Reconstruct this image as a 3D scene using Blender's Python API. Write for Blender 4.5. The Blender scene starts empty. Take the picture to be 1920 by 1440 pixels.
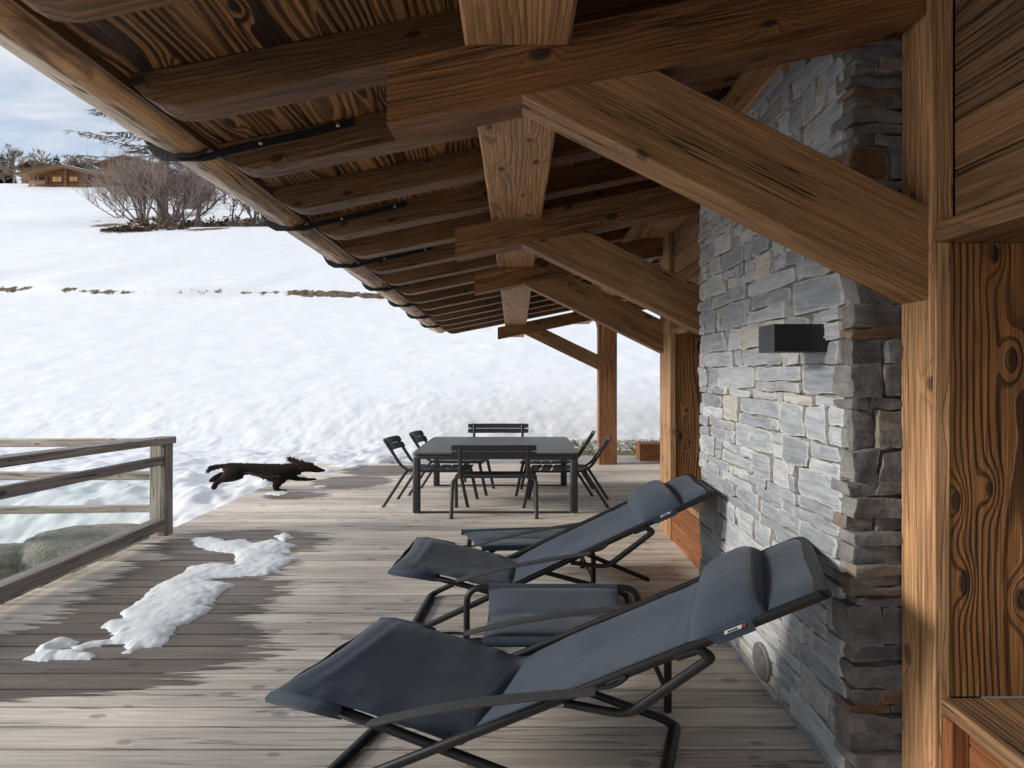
import bpy, bmesh, math, random
import numpy as np
from mathutils import Vector, Matrix, noise as mn
random.seed(7)
rng = np.random.RandomState(11)
sc = bpy.context.scene
COL = sc.collection
ST = 1.78                                     # the place is this much wider than it is deep or tall

# ------------------------------------------------------------------ camera
CX, CY, F, EYE = 976.0, 698.0, 1000.0, 1.69
def P(px, py, Y):                             # a point of the photograph at a known distance
    return Vector(((px - CX) * Y / F, Y, EYE - (py - CY) * Y / F))
def D(px, py, z=0.0):                         # a point of the photograph on a level
    Y = (EYE - z) * F / (py - CY)
    return Vector(((px - CX) * Y / F, Y, z))
cam = bpy.data.cameras.new('camera'); co = bpy.data.objects.new('camera', cam); COL.objects.link(co)
cam.sensor_width = 36; cam.lens = 36 * F / 1920
cam.shift_x = -(CX - 960) / 1920; cam.shift_y = -(720 - CY) / 1920
cam.clip_start = 0.05; cam.clip_end = 3000
co.location = (0, 0, EYE); co.rotation_euler = (math.pi / 2, 0, 0)
sc.camera = co

# ------------------------------------------------------------------ node helpers
class NT:
    def __init__(s, tree): s.t = tree
    def n(s, typ, ins=None, **kw):
        nd = s.t.nodes.new(typ)
        for k, v in kw.items(): setattr(nd, k, v)
        for k, v in (ins or {}).items(): s.set(nd.inputs[k], v)
        return nd
    def set(s, sock, v):
        if isinstance(v, bpy.types.NodeSocket): s.t.links.new(v, sock)
        elif isinstance(v, bpy.types.Node): s.t.links.new(v.outputs[0], sock)
        else:
            if hasattr(sock, 'default_value'):
                dv = sock.default_value
                if hasattr(dv, '__len__') and not hasattr(v, '__len__'): v = [v] * len(dv)
                elif hasattr(dv, '__len__') and len(dv) == 4 and len(v) == 3: v = (*v, 1)
                sock.default_value = v
    def m(s, op, a, b=0.0, c=None, clamp=False):
        nd = s.n('ShaderNodeMath', {0: a, 1: b}, operation=op, use_clamp=clamp)
        if c is not None: s.set(nd.inputs[2], c)
        return nd.outputs[0]
    def vm(s, op, a, b=(0, 0, 0)):
        nd = s.n('ShaderNodeVectorMath', {0: a, 1: b}, operation=op)
        return nd.outputs['Value' if op in ('LENGTH', 'DOT_PRODUCT', 'DISTANCE') else 'Vector']
    def noise(s, vec, scale=1.0, detail=3.0, rough=0.55, dist=0.0):
        return s.n('ShaderNodeTexNoise', {'Vector': vec, 'Scale': scale, 'Detail': detail, 'Roughness': rough, 'Distortion': dist}).outputs[0]
    def noisec(s, vec, scale=1.0, detail=2.0):
        return s.n('ShaderNodeTexNoise', {'Vector': vec, 'Scale': scale, 'Detail': detail}).outputs[1]
    def mr(s, v, a, b, c=0.0, d=1.0, smooth=True):
        nd = s.n('ShaderNodeMapRange', {0: v, 1: a, 2: b, 3: c, 4: d}, interpolation_type='SMOOTHSTEP' if smooth else 'LINEAR')
        return nd.outputs[0]
    def mix(s, f, a, b, mode='MIX'):
        nd = s.n('ShaderNodeMix', data_type='RGBA', blend_type=mode, clamp_factor=True)
        s.set(nd.inputs[0], f); s.set(nd.inputs[6], a); s.set(nd.inputs[7], b)
        return nd.outputs[2]
    def attr(s, name, out='Vector'):
        return s.n('ShaderNodeAttribute', attribute_name=name).outputs[out]
    def sep(s, v):
        return s.n('ShaderNodeSeparateXYZ', {0: v}).outputs
    def comb(s, x, y, z):
        return s.n('ShaderNodeCombineXYZ', {0: x, 1: y, 2: z}).outputs[0]
    def bump(s, h, dist=0.01, strength=1.0, normal=None):
        nd = s.n('ShaderNodeBump', {'Height': h, 'Distance': dist, 'Strength': strength})
        if normal is not None: s.set(nd.inputs['Normal'], normal)
        return nd.outputs[0]
def new_mat(name):
    m = bpy.data.materials.new(name); m.use_nodes = True
    m.node_tree.nodes.clear()
    t = NT(m.node_tree)
    out = t.n('ShaderNodeOutputMaterial')
    b = t.n('ShaderNodeBsdfPrincipled'); m.node_tree.links.new(b.outputs[0], out.inputs[0])
    return m, t, b, out
def srgb(r, g, b):
    return tuple(((c / 255) / 12.92 if c / 255 <= 0.04045 else ((c / 255 + 0.055) / 1.055) ** 2.4) for c in (r, g, b))

# ------------------------------------------------------------------ materials
def wood(name, light, dark, freq=55, contrast=0.8, power=2.2, warp=0.03, knots=1.0, stain=(0.5, 0.5, 0.5), stain_amt=0.3,
         rough=0.62, bump=0.004, ktint=(0.02, 0.012, 0.008), wet=False, ring_amt=1.0, spec=0.3, cracks=0.0, kscale=1.0, gain=None, sharp=0.0, fibre=.36, kdens=.45, blotch=0.0):
    gn = (1.22, 1.13, 1.02) if gain is None else (gain,) * 3
    light, dark, stain = [tuple(min(.8, c * k) for c, k in zip(q, gn)) for q in (light, dark, stain)]
    m, t, b, out = new_mat(name)
    g = t.attr('gco'); tint = t.attr('tint', 'Fac')
    u, v, w = t.sep(g)
    # slow warp of the log's axis and the swirl round knots
    nz = t.noisec(t.vm('MULTIPLY', g, (0.9, 2.2, 2.2)), 1.0, 2.0)
    nz = t.vm('SUBTRACT', nz, (0.5, 0.5, 0.5))
    kv = t.comb(t.m('MULTIPLY', u, 2.3 * kscale), t.m('MULTIPLY', t.m('ADD', v, w), 5.0 * kscale), 0.0)
    vor = t.n('ShaderNodeTexVoronoi', {'Vector': kv, 'Scale': 1.0, 'Randomness': 0.9}, feature='F1', voronoi_dimensions='2D')
    kr_, kg_, kb_ = t.n('ShaderNodeSeparateColor', {0: vor.outputs['Color']}).outputs
    kd = t.m('ADD', vor.outputs['Distance'], t.m('MULTIPLY', t.m('GREATER_THAN', kr_, kdens), 1.0))
    kb = t.mr(kd, 0.0, 0.42, 1.0, 0.0)
    kb = t.m('MULTIPLY', kb, kb)
    _, ny, nzz = t.sep(nz)
    vv = t.m('ADD', v, t.m('MULTIPLY', ny, warp * 4))
    ww = t.m('ADD', w, t.m('MULTIPLY', nzz, warp * 4))
    r = t.m('SQRT', t.m('ADD', t.m('MULTIPLY', vv, vv), t.m('MULTIPLY', ww, ww)))
    fine = t.noise(t.vm('MULTIPLY', g, (2.2, 30, 30)), 1.0, 2.0)
    r = t.m('ADD', r, t.m('MULTIPLY', kb, 0.045 * knots))
    r = t.m('ADD', r, t.m('MULTIPLY', t.m('SUBTRACT', fine, 0.5), 0.006))
    ring = t.m('FRACT', t.m('MULTIPLY', r, freq))
    up = t.m('POWER', ring, power)
    down = t.mr(ring, 0.88, 1.0, 1.0, 0.0)
    late = t.m('MULTIPLY', up, down)
    if sharp: late = t.mr(late, .30 - .12 * sharp, .62)
    # ring strength varies from place to place
    pat = t.noise(t.vm('MULTIPLY', g, (0.8, 5, 5)), 1.0, 2.0)
    late = t.m('MULTIPLY', late, t.mr(pat, 0.3, 0.7, 0.55, 1.0))
    fib = t.noise(t.vm('MULTIPLY', g, (3.5, 120, 120)), 1.0, 3.0, .65)
    fib2 = t.noise(t.vm('MULTIPLY', g, (1.6, 38, 38)), 1.0, 3.0, .6)
    st = t.noise(t.vm('MULTIPLY', g, (0.8, 6, 6)), 1.0, 4.0, 0.6)
    col = t.mix(t.m('MULTIPLY', late, contrast), light, dark)
    col = t.mix(t.m('MULTIPLY', t.mr(st, 0.35, 0.72), stain_amt), col, stain)
    col = t.mix(1.0, col, t.comb(*[t.m('MULTIPLY', t.mr(fib, 0.25, 0.75, 1 - fibre, 1 + fibre * .85), t.mr(fib2, 0.25, 0.75, 1 - fibre * .7, 1 + fibre * .6))] * 3), 'MULTIPLY')
    if knots > 0:
        kr = t.m('ADD', kd, t.m('MULTIPLY', t.m('SUBTRACT', fine, 0.5), 0.06))
        core = t.mr(kr, t.m('MULTIPLY_ADD', kg_, .06, .03), t.m('MULTIPLY_ADD', kg_, .07, .075), 1.0, 0.0)
        col = t.mix(t.m('MULTIPLY', core, 0.85 * min(1, knots)), col, ktint)
    if blotch:
        bl = t.noise(t.vm('MULTIPLY', g, (3.2, 8, 8)), 1.0, 4.0, .6, .6)
        col = t.mix(t.m('MULTIPLY', t.mr(bl, .53, .68), blotch), col, t.mix(1.0, col, (0.30, 0.23, 0.19), 'MULTIPLY'))
        col = t.mix(t.m('MULTIPLY', t.mr(bl, .42, .30), blotch * .6), col, t.mix(1.0, col, (1.5, 1.5, 1.45), 'MULTIPLY'))
    h = t.m('ADD', t.m('MULTIPLY', late, ring_amt), t.m('MULTIPLY', fib, 0.6))
    if cracks > 0:
        cn = t.noise(t.vm('MULTIPLY', g, (0.55, 24, 24)), 1.0, 2.0)
        ck = t.m('MULTIPLY', t.mr(t.m('ABSOLUTE', t.m('SUBTRACT', cn, 0.5)), 0.0, 0.022, 1.0, 0.0), t.mr(pat, 0.44, 0.56))
        col = t.mix(t.m('MULTIPLY', ck, cracks), col, (0.012, 0.009, 0.007))
        h = t.m('SUBTRACT', h, t.m('MULTIPLY', ck, 1.5))
    col = t.mix(1.0, col, t.comb(*[t.m('ADD', 0.76, t.m('MULTIPLY', tint, 0.48))] * 3), 'MULTIPLY')
    rg = rough
    if wet:
        pos = t.n('ShaderNodeNewGeometry').outputs['Position']
        x, y, z = t.sep(pos)
        best = None
        for (cx, cy, rx, ry) in WET:
            dx = t.m('DIVIDE', t.m('SUBTRACT', x, cx), rx); dy = t.m('DIVIDE', t.m('SUBTRACT', y, cy), ry)
            d = t.m('SUBTRACT', 1.0, t.m('SQRT', t.m('ADD', t.m('MULTIPLY', dx, dx), t.m('MULTIPLY', dy, dy))))
            best = d if best is None else t.m('MAXIMUM', best, d)
        streak = t.noise(t.comb(t.m('MULTIPLY', x, 1.3), t.m('MULTIPLY', y, 26.0), t.m('MULTIPLY', tint, 9.0)), 1.0, 3.0, 0.6)
        edge = t.m('ADD', best, t.m('MULTIPLY', t.m('SUBTRACT', streak, 0.5), 1.15))
        edge = t.m('ADD', edge, t.m('MULTIPLY', t.m('SUBTRACT', tint, 0.5), 0.28))
        wm = t.mr(edge, -0.02, 0.07)
        col = t.mix(wm, col, t.mix(1.0, col, (0.27, 0.245, 0.235), 'MULTIPLY'))
        rg = t.mr(wm, 0, 1, rough, 0.42)
    t.set(b.inputs['Base Color'], col); t.set(b.inputs['Roughness'], rg)
    t.set(b.inputs['Specular IOR Level'], spec)
    t.set(b.inputs['Normal'], t.bump(h, bump, 0.8))
    return m
WET = [(-2.75, 5.25, .85, .5), (-2.72, 4.55, .72, .62), (-2.55, 3.95, .78, .62), (-2.5, 3.3, .98, .55), (-3.3, 2.97, 1.25, .30),
       (-3.1, 7.3, .45, .25), (-2.6, 8.2, .6, .5), (-2.3, 9.2, .8, .5)]
M = {}
M['soffit'] = wood('soffit board wood', (0.34, 0.17, 0.066), (0.012, 0.007, 0.005), 36, 1.0, 1.0, 0.045, 1.2, (0.07, 0.035, 0.018), 0.35, bump=0.008, cracks=.4, gain=1.15, sharp=.6)
M['rafter'] = wood('rafter wood', (0.18, 0.098, 0.044), (0.035, 0.018, 0.009), 48, 0.9, 1.8, 0.03, 1.0, (0.075, 0.042, 0.022), 0.6, bump=0.004, cracks=.6)
M['beam'] = wood('beam wood', (0.215, 0.108, 0.046), (0.04, 0.018, 0.008), 60, 0.85, 2.4, 0.028, 1.0, (0.12, 0.062, 0.03), 0.4, bump=0.004, cracks=.7)
M['brace'] = wood('brace wood', (0.30, 0.175, 0.088), (0.105, 0.055, 0.026), 95, 0.75, 1.8, 0.018, 0.9, (0.17, 0.098, 0.05), 0.5, bump=0.003, cracks=.9)
M['purlin'] = wood('purlin wood', (0.36, 0.22, 0.115), (0.065, 0.034, 0.016), 50, 0.9, 1.7, 0.03, 0.9, (0.26, 0.16, 0.10), 0.4, bump=0.004)
M['post'] = wood('post wood', (0.43, 0.245, 0.122), (0.19, 0.085, 0.036), 42, 0.75, 2.2, 0.02, 0.8, (0.24, 0.12, 0.05), 0.35, bump=0.003, ktint=(0.06, 0.032, 0.02), cracks=.5, gain=.98, kdens=.6)
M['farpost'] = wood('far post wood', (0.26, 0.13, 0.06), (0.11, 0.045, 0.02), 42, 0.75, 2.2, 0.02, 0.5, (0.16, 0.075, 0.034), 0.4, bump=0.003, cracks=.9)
M['jamb'] = wood('jamb panel wood', (0.36, 0.158, 0.054), (0.058, 0.022, 0.008), 44, 0.95, 1.8, 0.03, 1.2, (0.20, 0.092, 0.034), 0.3, bump=0.008, kscale=0.95, gain=.9, sharp=.15, kdens=.85)
M['cladding'] = wood('cladding wood', (0.28, 0.152, 0.072), (0.085, 0.043, 0.022), 52, 0.75, 2.0, 0.03, 0.9, (0.13, 0.085, 0.055), 0.6, bump=0.004, cracks=.9, gain=1.05)
M['plinth'] = wood('plinth board wood', (0.32, 0.125, 0.045), (0.12, 0.04, 0.015), 44, 0.7, 2.0, 0.02, 0.6, (0.2, 0.075, 0.03), 0.4, bump=0.003, gain=.72)
M['log'] = wood('gutter log wood', (0.46, 0.27, 0.13), (0.15, 0.075, 0.035), 22, 0.9, 1.4, 0.05, 1.6, (0.14, 0.085, 0.05), 0.75, bump=0.004, ktint=(0.07, 0.035, 0.02), cracks=1.0, gain=1.3, blotch=.75, kdens=.6)
M['hewn'] = wood('hewn pale wood', (0.55, 0.45, 0.33), (0.30, 0.22, 0.145), 30, 0.8, 1.4, 0.05, 1.2, (0.20, 0.165, 0.135), 0.75, bump=0.004, cracks=1.0, gain=1.35, blotch=.6, kdens=.6)
M['deck'] = wood('deck board wood', (0.63, 0.555, 0.475), (0.42, 0.355, 0.29), 48, 0.5, 2.0, 0.02, 0.6, (0.42, 0.385, 0.345), 0.6, 0.8, 0.0015, ktint=(0.20, 0.15, 0.115), wet=True, spec=0.2, cracks=.6, gain=1.16, fibre=.14)
M['rail'] = wood('weathered rail wood', (0.27, 0.235, 0.215), (0.095, 0.075, 0.066), 40, 0.7, 1.8, 0.025, 0.8, (0.145, 0.115, 0.105), 0.5, bump=0.003, cracks=.9, gain=1.1)
M['rail_pale'] = wood('pale grey rail wood', (0.42, 0.39, 0.35), (0.2, 0.175, 0.155), 40, 0.6, 1.8, 0.025, 0.6, (0.3, 0.275, 0.25), 0.5, bump=0.003, cracks=.9)
M['farlog'] = wood('far chalet log wood', (0.16, 0.078, 0.042), (0.08, 0.036, 0.02), 3.0, 0.6, 2.0, 0.02, 0.0, (0.16, 0.075, 0.04), 0.4, bump=0.02)
M['farpale'] = wood('far chalet pale wood', (0.30, 0.18, 0.10), (0.17, 0.095, 0.05), 3.0, 0.6, 2.0, 0.02, 0.0, (0.3, 0.17, 0.09), 0.4, bump=0.02)

def simple(name, col, rough=0.5, metal=0.0, var=0.15, scale=6.0, bump=0.0, bscale=60.0, spec=0.5):
    m, t, b, out = new_mat(name)
    pos = t.n('ShaderNodeTexCoord').outputs['Object']
    nz = t.noise(pos, scale, 4.0)
    f = t.mr(nz, 0.25, 0.75, 1 - var, 1 + var)
    t.set(b.inputs['Base Color'], t.mix(1.0, col, t.comb(f, f, f), 'MULTIPLY'))
    b.inputs['Roughness'].default_value = rough; b.inputs['Metallic'].default_value = metal
    b.inputs['Specular IOR Level'].default_value = spec
    if bump: t.set(b.inputs['Normal'], t.bump(t.noise(pos, bscale, 3.0), bump))
    return m
M['iron'] = simple('black strap iron', (0.012, 0.012, 0.013), 0.6, 0.0, 0.3, 20, 0.002, 60, .25)
M['bolt'] = simple('zinc bolt', (0.55, 0.55, 0.55), 0.35, 0.9)
M['frame'] = simple('lounger tube metal', (0.013, 0.013, 0.014), 0.45, 0.0, 0.2, 10, spec=.35)
M['chairmetal'] = simple('charcoal lacquered metal', (0.034, 0.036, 0.04), 0.5, 0.0, 0.1, 8)
M['tabletop'] = simple('charcoal table lacquer', (0.05, 0.053, 0.058), 0.42, 0.0, 0.08, 3)
M['strap'] = simple('grey armrest webbing', (0.032, 0.031, 0.033), 0.7, 0.0, 0.2, 30)
M['lampblack'] = simple('black lamp metal', (0.011, 0.011, 0.012), 0.42)
M['tagwhite'] = simple('white woven tag', (0.75, 0.75, 0.75), 0.8)
M['tagred'] = simple('red woven mark', (0.5, 0.04, 0.04), 0.8)
M['tagdark'] = simple('dark woven mark', (0.03, 0.03, 0.05), 0.8)
M['vent'] = simple('vent grille metal', (0.165, 0.15, 0.14), 0.6, 0.0, 0.25, 30)
M['bark'] = simple('grey brown bark', (0.135, 0.105, 0.088), 0.9, 0.0, 0.35, 3)
M['twig'] = simple('twig bark', (0.25, 0.195, 0.17), 0.9, 0.0, 0.3, 0.4)
M['larch'] = simple('larch twig bark', (0.13, 0.085, 0.06), 0.9, 0.0, 0.3, 0.4)
M['brownwood'] = simple('bare brown woodland twigs', (0.24, 0.175, 0.13), 0.9, 0.0, 0.4, 0.2)
M['needle'] = simple('dark fir needles', (0.022, 0.034, 0.022), 0.85, 0.0, 0.45, 0.5)
M['heap'] = simple('dry brush', (0.13, 0.082, 0.052), 0.95, 0.0, 0.5, 1.5)
M['roofdark'] = simple('slate roof covering', (0.075, 0.068, 0.062), 0.8, 0.0, 0.3, 4)
M['roofbrown'] = simple('brown shingle roof', (0.165, 0.095, 0.05), 0.85, 0.0, 0.35, 0.6)
M['shutter'] = simple('pale yellow shutter', (0.52, 0.33, 0.13), 0.7, 0.0, 0.1, 1)
M['farglass'] = simple('dark window glass', (0.06, 0.075, 0.09), 0.15)
M['concrete'] = simple('pale base render', (0.40, 0.38, 0.36), 0.9, 0.0, 0.2, 1)
M['paving'] = simple('pale paving', (0.40, 0.385, 0.36), 0.85, 0.0, 0.2, 2.5, 0.003, 30)
M['grass'] = simple('winter grass', (0.22, 0.195, 0.075), 0.9, 0.0, 0.45, 1.2)

def m_snow(name, earth=False):
    m, t, b, out = new_mat(name)
    pos = t.n('ShaderNodeNewGeometry').outputs['Position']
    n1 = t.noise(pos, 1.6, 5.0, 0.62); n2 = t.noise(pos, 9.0, 4.0, 0.6); n3 = t.noise(pos, 60.0, 2.0)
    col = t.mix(t.mr(n1, 0.3, 0.7), (0.70, 0.71, 0.72), (0.755, 0.755, 0.755))
    h = t.m('ADD', t.m('MULTIPLY', n2, 0.6), t.m('MULTIPLY', n3, 0.10))
    if earth:
        e = t.attr('earth', 'Fac')
        e = t.m('ADD', e, t.m('MULTIPLY', t.m('SUBTRACT', t.noise(pos, 2.2, 5.0, 0.65), 0.5), 0.9))
        em = t.mr(e, 0.45, 0.58)
        ec = t.mix(t.mr(t.noise(pos, 5.0, 4.0), 0.3, 0.7), (0.05, 0.034, 0.022), (0.17, 0.125, 0.075))
        col = t.mix(em, col, ec)
        t.set(b.inputs['Roughness'], t.mr(em, 0, 1, 0.65, 0.95))
    else:
        b.inputs['Roughness'].default_value = 0.55
    t.set(b.inputs['Base Color'], col)
    b.inputs['Subsurface Weight'].default_value = 0.0
    t.set(b.inputs['Normal'], t.bump(h, 0.022 if earth else 0.015, 0.55))
    return m
M['snow'] = m_snow('snow field', True)
M['snowpatch'] = m_snow('melting snow')

def m_stone():
    m, t, b, out = new_mat('slate stone')
    g = t.attr('gco'); tint = t.attr('tint', 'Fac'); hue = t.attr('hue', 'Fac'); edge = t.attr('edge', 'Fac')
    lay = t.noise(t.vm('MULTIPLY', g, (5, 5, 42)), 1.0, 4.0, 0.62, 0.4)
    blot = t.noise(g, 9.0, 5.0, 0.62)
    col = t.mix(tint, (0.215, 0.23, 0.256), (0.43, 0.445, 0.47))
    col = t.mix(t.mr(hue, 0.9, 1.02), col, (0.50, 0.465, 0.395))
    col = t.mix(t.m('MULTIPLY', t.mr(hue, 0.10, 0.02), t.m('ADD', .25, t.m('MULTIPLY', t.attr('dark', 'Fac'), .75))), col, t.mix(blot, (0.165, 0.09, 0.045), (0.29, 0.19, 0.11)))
    f = t.mr(lay, 0.25, 0.75, 0.74, 1.2)
    col = t.mix(1.0, col, t.comb(f, f, f), 'MULTIPLY')
    col = t.mix(t.m('MULTIPLY', t.mr(blot, 0.56, 0.72), 0.55), col, (0.50, 0.50, 0.49))
    col = t.mix(t.m('MULTIPLY', t.mr(blot, 0.42, 0.3), 0.4), col, (0.10, 0.095, 0.095))
    en = t.m('ADD', edge, t.m('MULTIPLY', t.m('SUBTRACT', t.noise(g, 28.0, 4.0, 0.7), 0.5), 1.1))
    col = t.mix(t.m('MULTIPLY', t.mr(en, 0.66, 1.0), 0.5), col, (0.60, 0.58, 0.53))
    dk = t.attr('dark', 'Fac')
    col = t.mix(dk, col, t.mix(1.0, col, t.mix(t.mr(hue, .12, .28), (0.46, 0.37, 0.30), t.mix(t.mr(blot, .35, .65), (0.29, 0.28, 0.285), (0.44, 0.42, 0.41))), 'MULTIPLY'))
    t.set(b.inputs['Base Color'], col); b.inputs['Roughness'].default_value = 0.72
    h = t.m('ADD', t.m('MULTIPLY', lay, 0.8), t.m('MULTIPLY', t.noise(g, 45.0, 4.0), 0.5))
    t.set(b.inputs['Normal'], t.bump(h, 0.012, 0.9))
    return m
M['stone'] = m_stone()
M['mortar'] = simple('lime mortar', (0.25, 0.24, 0.225), 0.95, 0.0, 0.4, 14, 0.02, 35)
def m_boulder():
    m, t, b, out = new_mat('mossy boulder')
    pos = t.n('ShaderNodeTexCoord').outputs['Object']
    n1 = t.noise(pos, 2.2, 6.0, 0.65); n2 = t.noise(pos, 9.0, 5.0, 0.65)
    col = t.mix(t.mr(n1, 0.35, 0.65), (0.20, 0.19, 0.155), (0.35, 0.32, 0.26))
    col = t.mix(t.m('MULTIPLY', t.mr(n2, 0.55, 0.68), 0.7), col, (0.22, 0.13, 0.06))
    col = t.mix(t.m('MULTIPLY', t.mr(n2, 0.45, 0.33), 0.7), col, (0.085, 0.085, 0.065))
    t.set(b.inputs['Base Color'], col); b.inputs['Roughness'].default_value = 0.85
    t.set(b.inputs['Normal'], t.bump(t.m('ADD', n2, t.noise(pos, 40, 4)), 0.03))
    return m
M['boulder'] = m_boulder()
def m_fabric():
    m, t, b, out = new_mat('blue grey padded mesh fabric')
    g = t.attr('gco'); u, v, w = t.sep(g)
    rib = t.m('SINE', t.m('MULTIPLY', t.m('ADD', u, t.m('MULTIPLY', t.noise(g, 3.0, 1.0), 0.02)), 2 * math.pi / 0.0056))
    weave = t.m('SINE', t.m('MULTIPLY', v, 2 * math.pi / 0.006))
    nz = t.noise(g, 3.5, 3.0)
    f = t.mr(nz, 0.3, 0.7, 0.86, 1.14)
    col = t.mix(t.mr(rib, -1, 1, 0.0, 1.0, False), (0.029, 0.042, 0.061), (0.041, 0.058, 0.083))
    col = t.mix(1.0, col, t.comb(f, f, f), 'MULTIPLY')
    t.set(b.inputs['Base Color'], col); b.inputs['Roughness'].default_value = 0.75
    b.inputs['Sheen Weight'].default_value = 0.12; b.inputs['Sheen Roughness'].default_value = 0.5
    b.inputs['Specular IOR Level'].default_value = 0.3
    h = t.m('ADD', t.m('MULTIPLY', rib, 0.5), t.m('MULTIPLY', weave, 0.3))
    nb = t.bump(t.noise(g, 7.0, 3.0), 0.012, 0.6)
    t.set(b.inputs['Normal'], t.bump(h, 0.0005, 0.7, nb))
    return m
M['fabric'] = m_fabric()
def m_glass():
    m = bpy.data.materials.new('railing glass'); m.use_nodes = True; m.node_tree.nodes.clear(); t = NT(m.node_tree)
    out = t.n('ShaderNodeOutputMaterial')
    lw0 = t.n('ShaderNodeLayerWeight', {'Blend': 0.5}); lw = t.n('ShaderNodeMath', {0: t.m('POWER', lw0.outputs['Facing'], 4.0), 1: .5, 2: .04}, operation='MULTIPLY_ADD')
    tr = t.n('ShaderNodeBsdfTransparent', {'Color': (0.935, 0.962, 0.952, 1)})
    gl = t.n('ShaderNodeBsdfGlossy', {'Roughness': 0.02})
    mx = t.n('ShaderNodeMixShader', {0: lw.outputs[0], 1: tr.outputs[0], 2: gl.outputs[0]})
    m.node_tree.links.new(mx.outputs[0], out.inputs[0])
    return m
M['glass'] = m_glass()
def m_dog():
    m, t, b, out = new_mat('dark brown dog coat')
    pos = t.n('ShaderNodeTexCoord').outputs['Object']
    x, y, z = t.sep(pos)
    n = t.noise(t.vm('MULTIPLY', pos, (25, 60, 60)), 1.0, 3.0)
    head = t.m('MULTIPLY', t.m('MULTIPLY', t.mr(x, 0.08, 0.14), t.mr(x, 0.26, 0.22)), t.mr(z, 0.26, 0.33))
    rump = t.mr(t.vm('LENGTH', t.vm('MULTIPLY', t.vm('SUBTRACT', pos, (-0.47, 0, 0.27)), (1, 0.0, .6))), .02, .055, 1.0, 0.0)
    f = t.m('MULTIPLY', t.m('MAXIMUM', head, t.m('MULTIPLY', rump, 0.8)), t.mr(n, 0.3, 0.65))
    col = t.mix(f, t.mix(n, (0.006, 0.005, 0.005), (0.022, 0.015, 0.012)), (0.055, 0.026, 0.015))
    t.set(b.inputs['Base Color'], col); b.inputs['Roughness'].default_value = 0.9; b.inputs['Specular IOR Level'].default_value = 0.12
    t.set(b.inputs['Normal'], t.bump(n, 0.01, 0.8))
    return m
M['dog'] = m_dog()
M['dogbrown'] = simple('reddish brown fur', (0.085, 0.043, 0.027), 0.8, 0.0, 0.5, 40)
M['dogdark'] = simple('blackish fur', (0.022, 0.014, 0.011), 0.8, 0.0, 0.5, 40)

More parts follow.
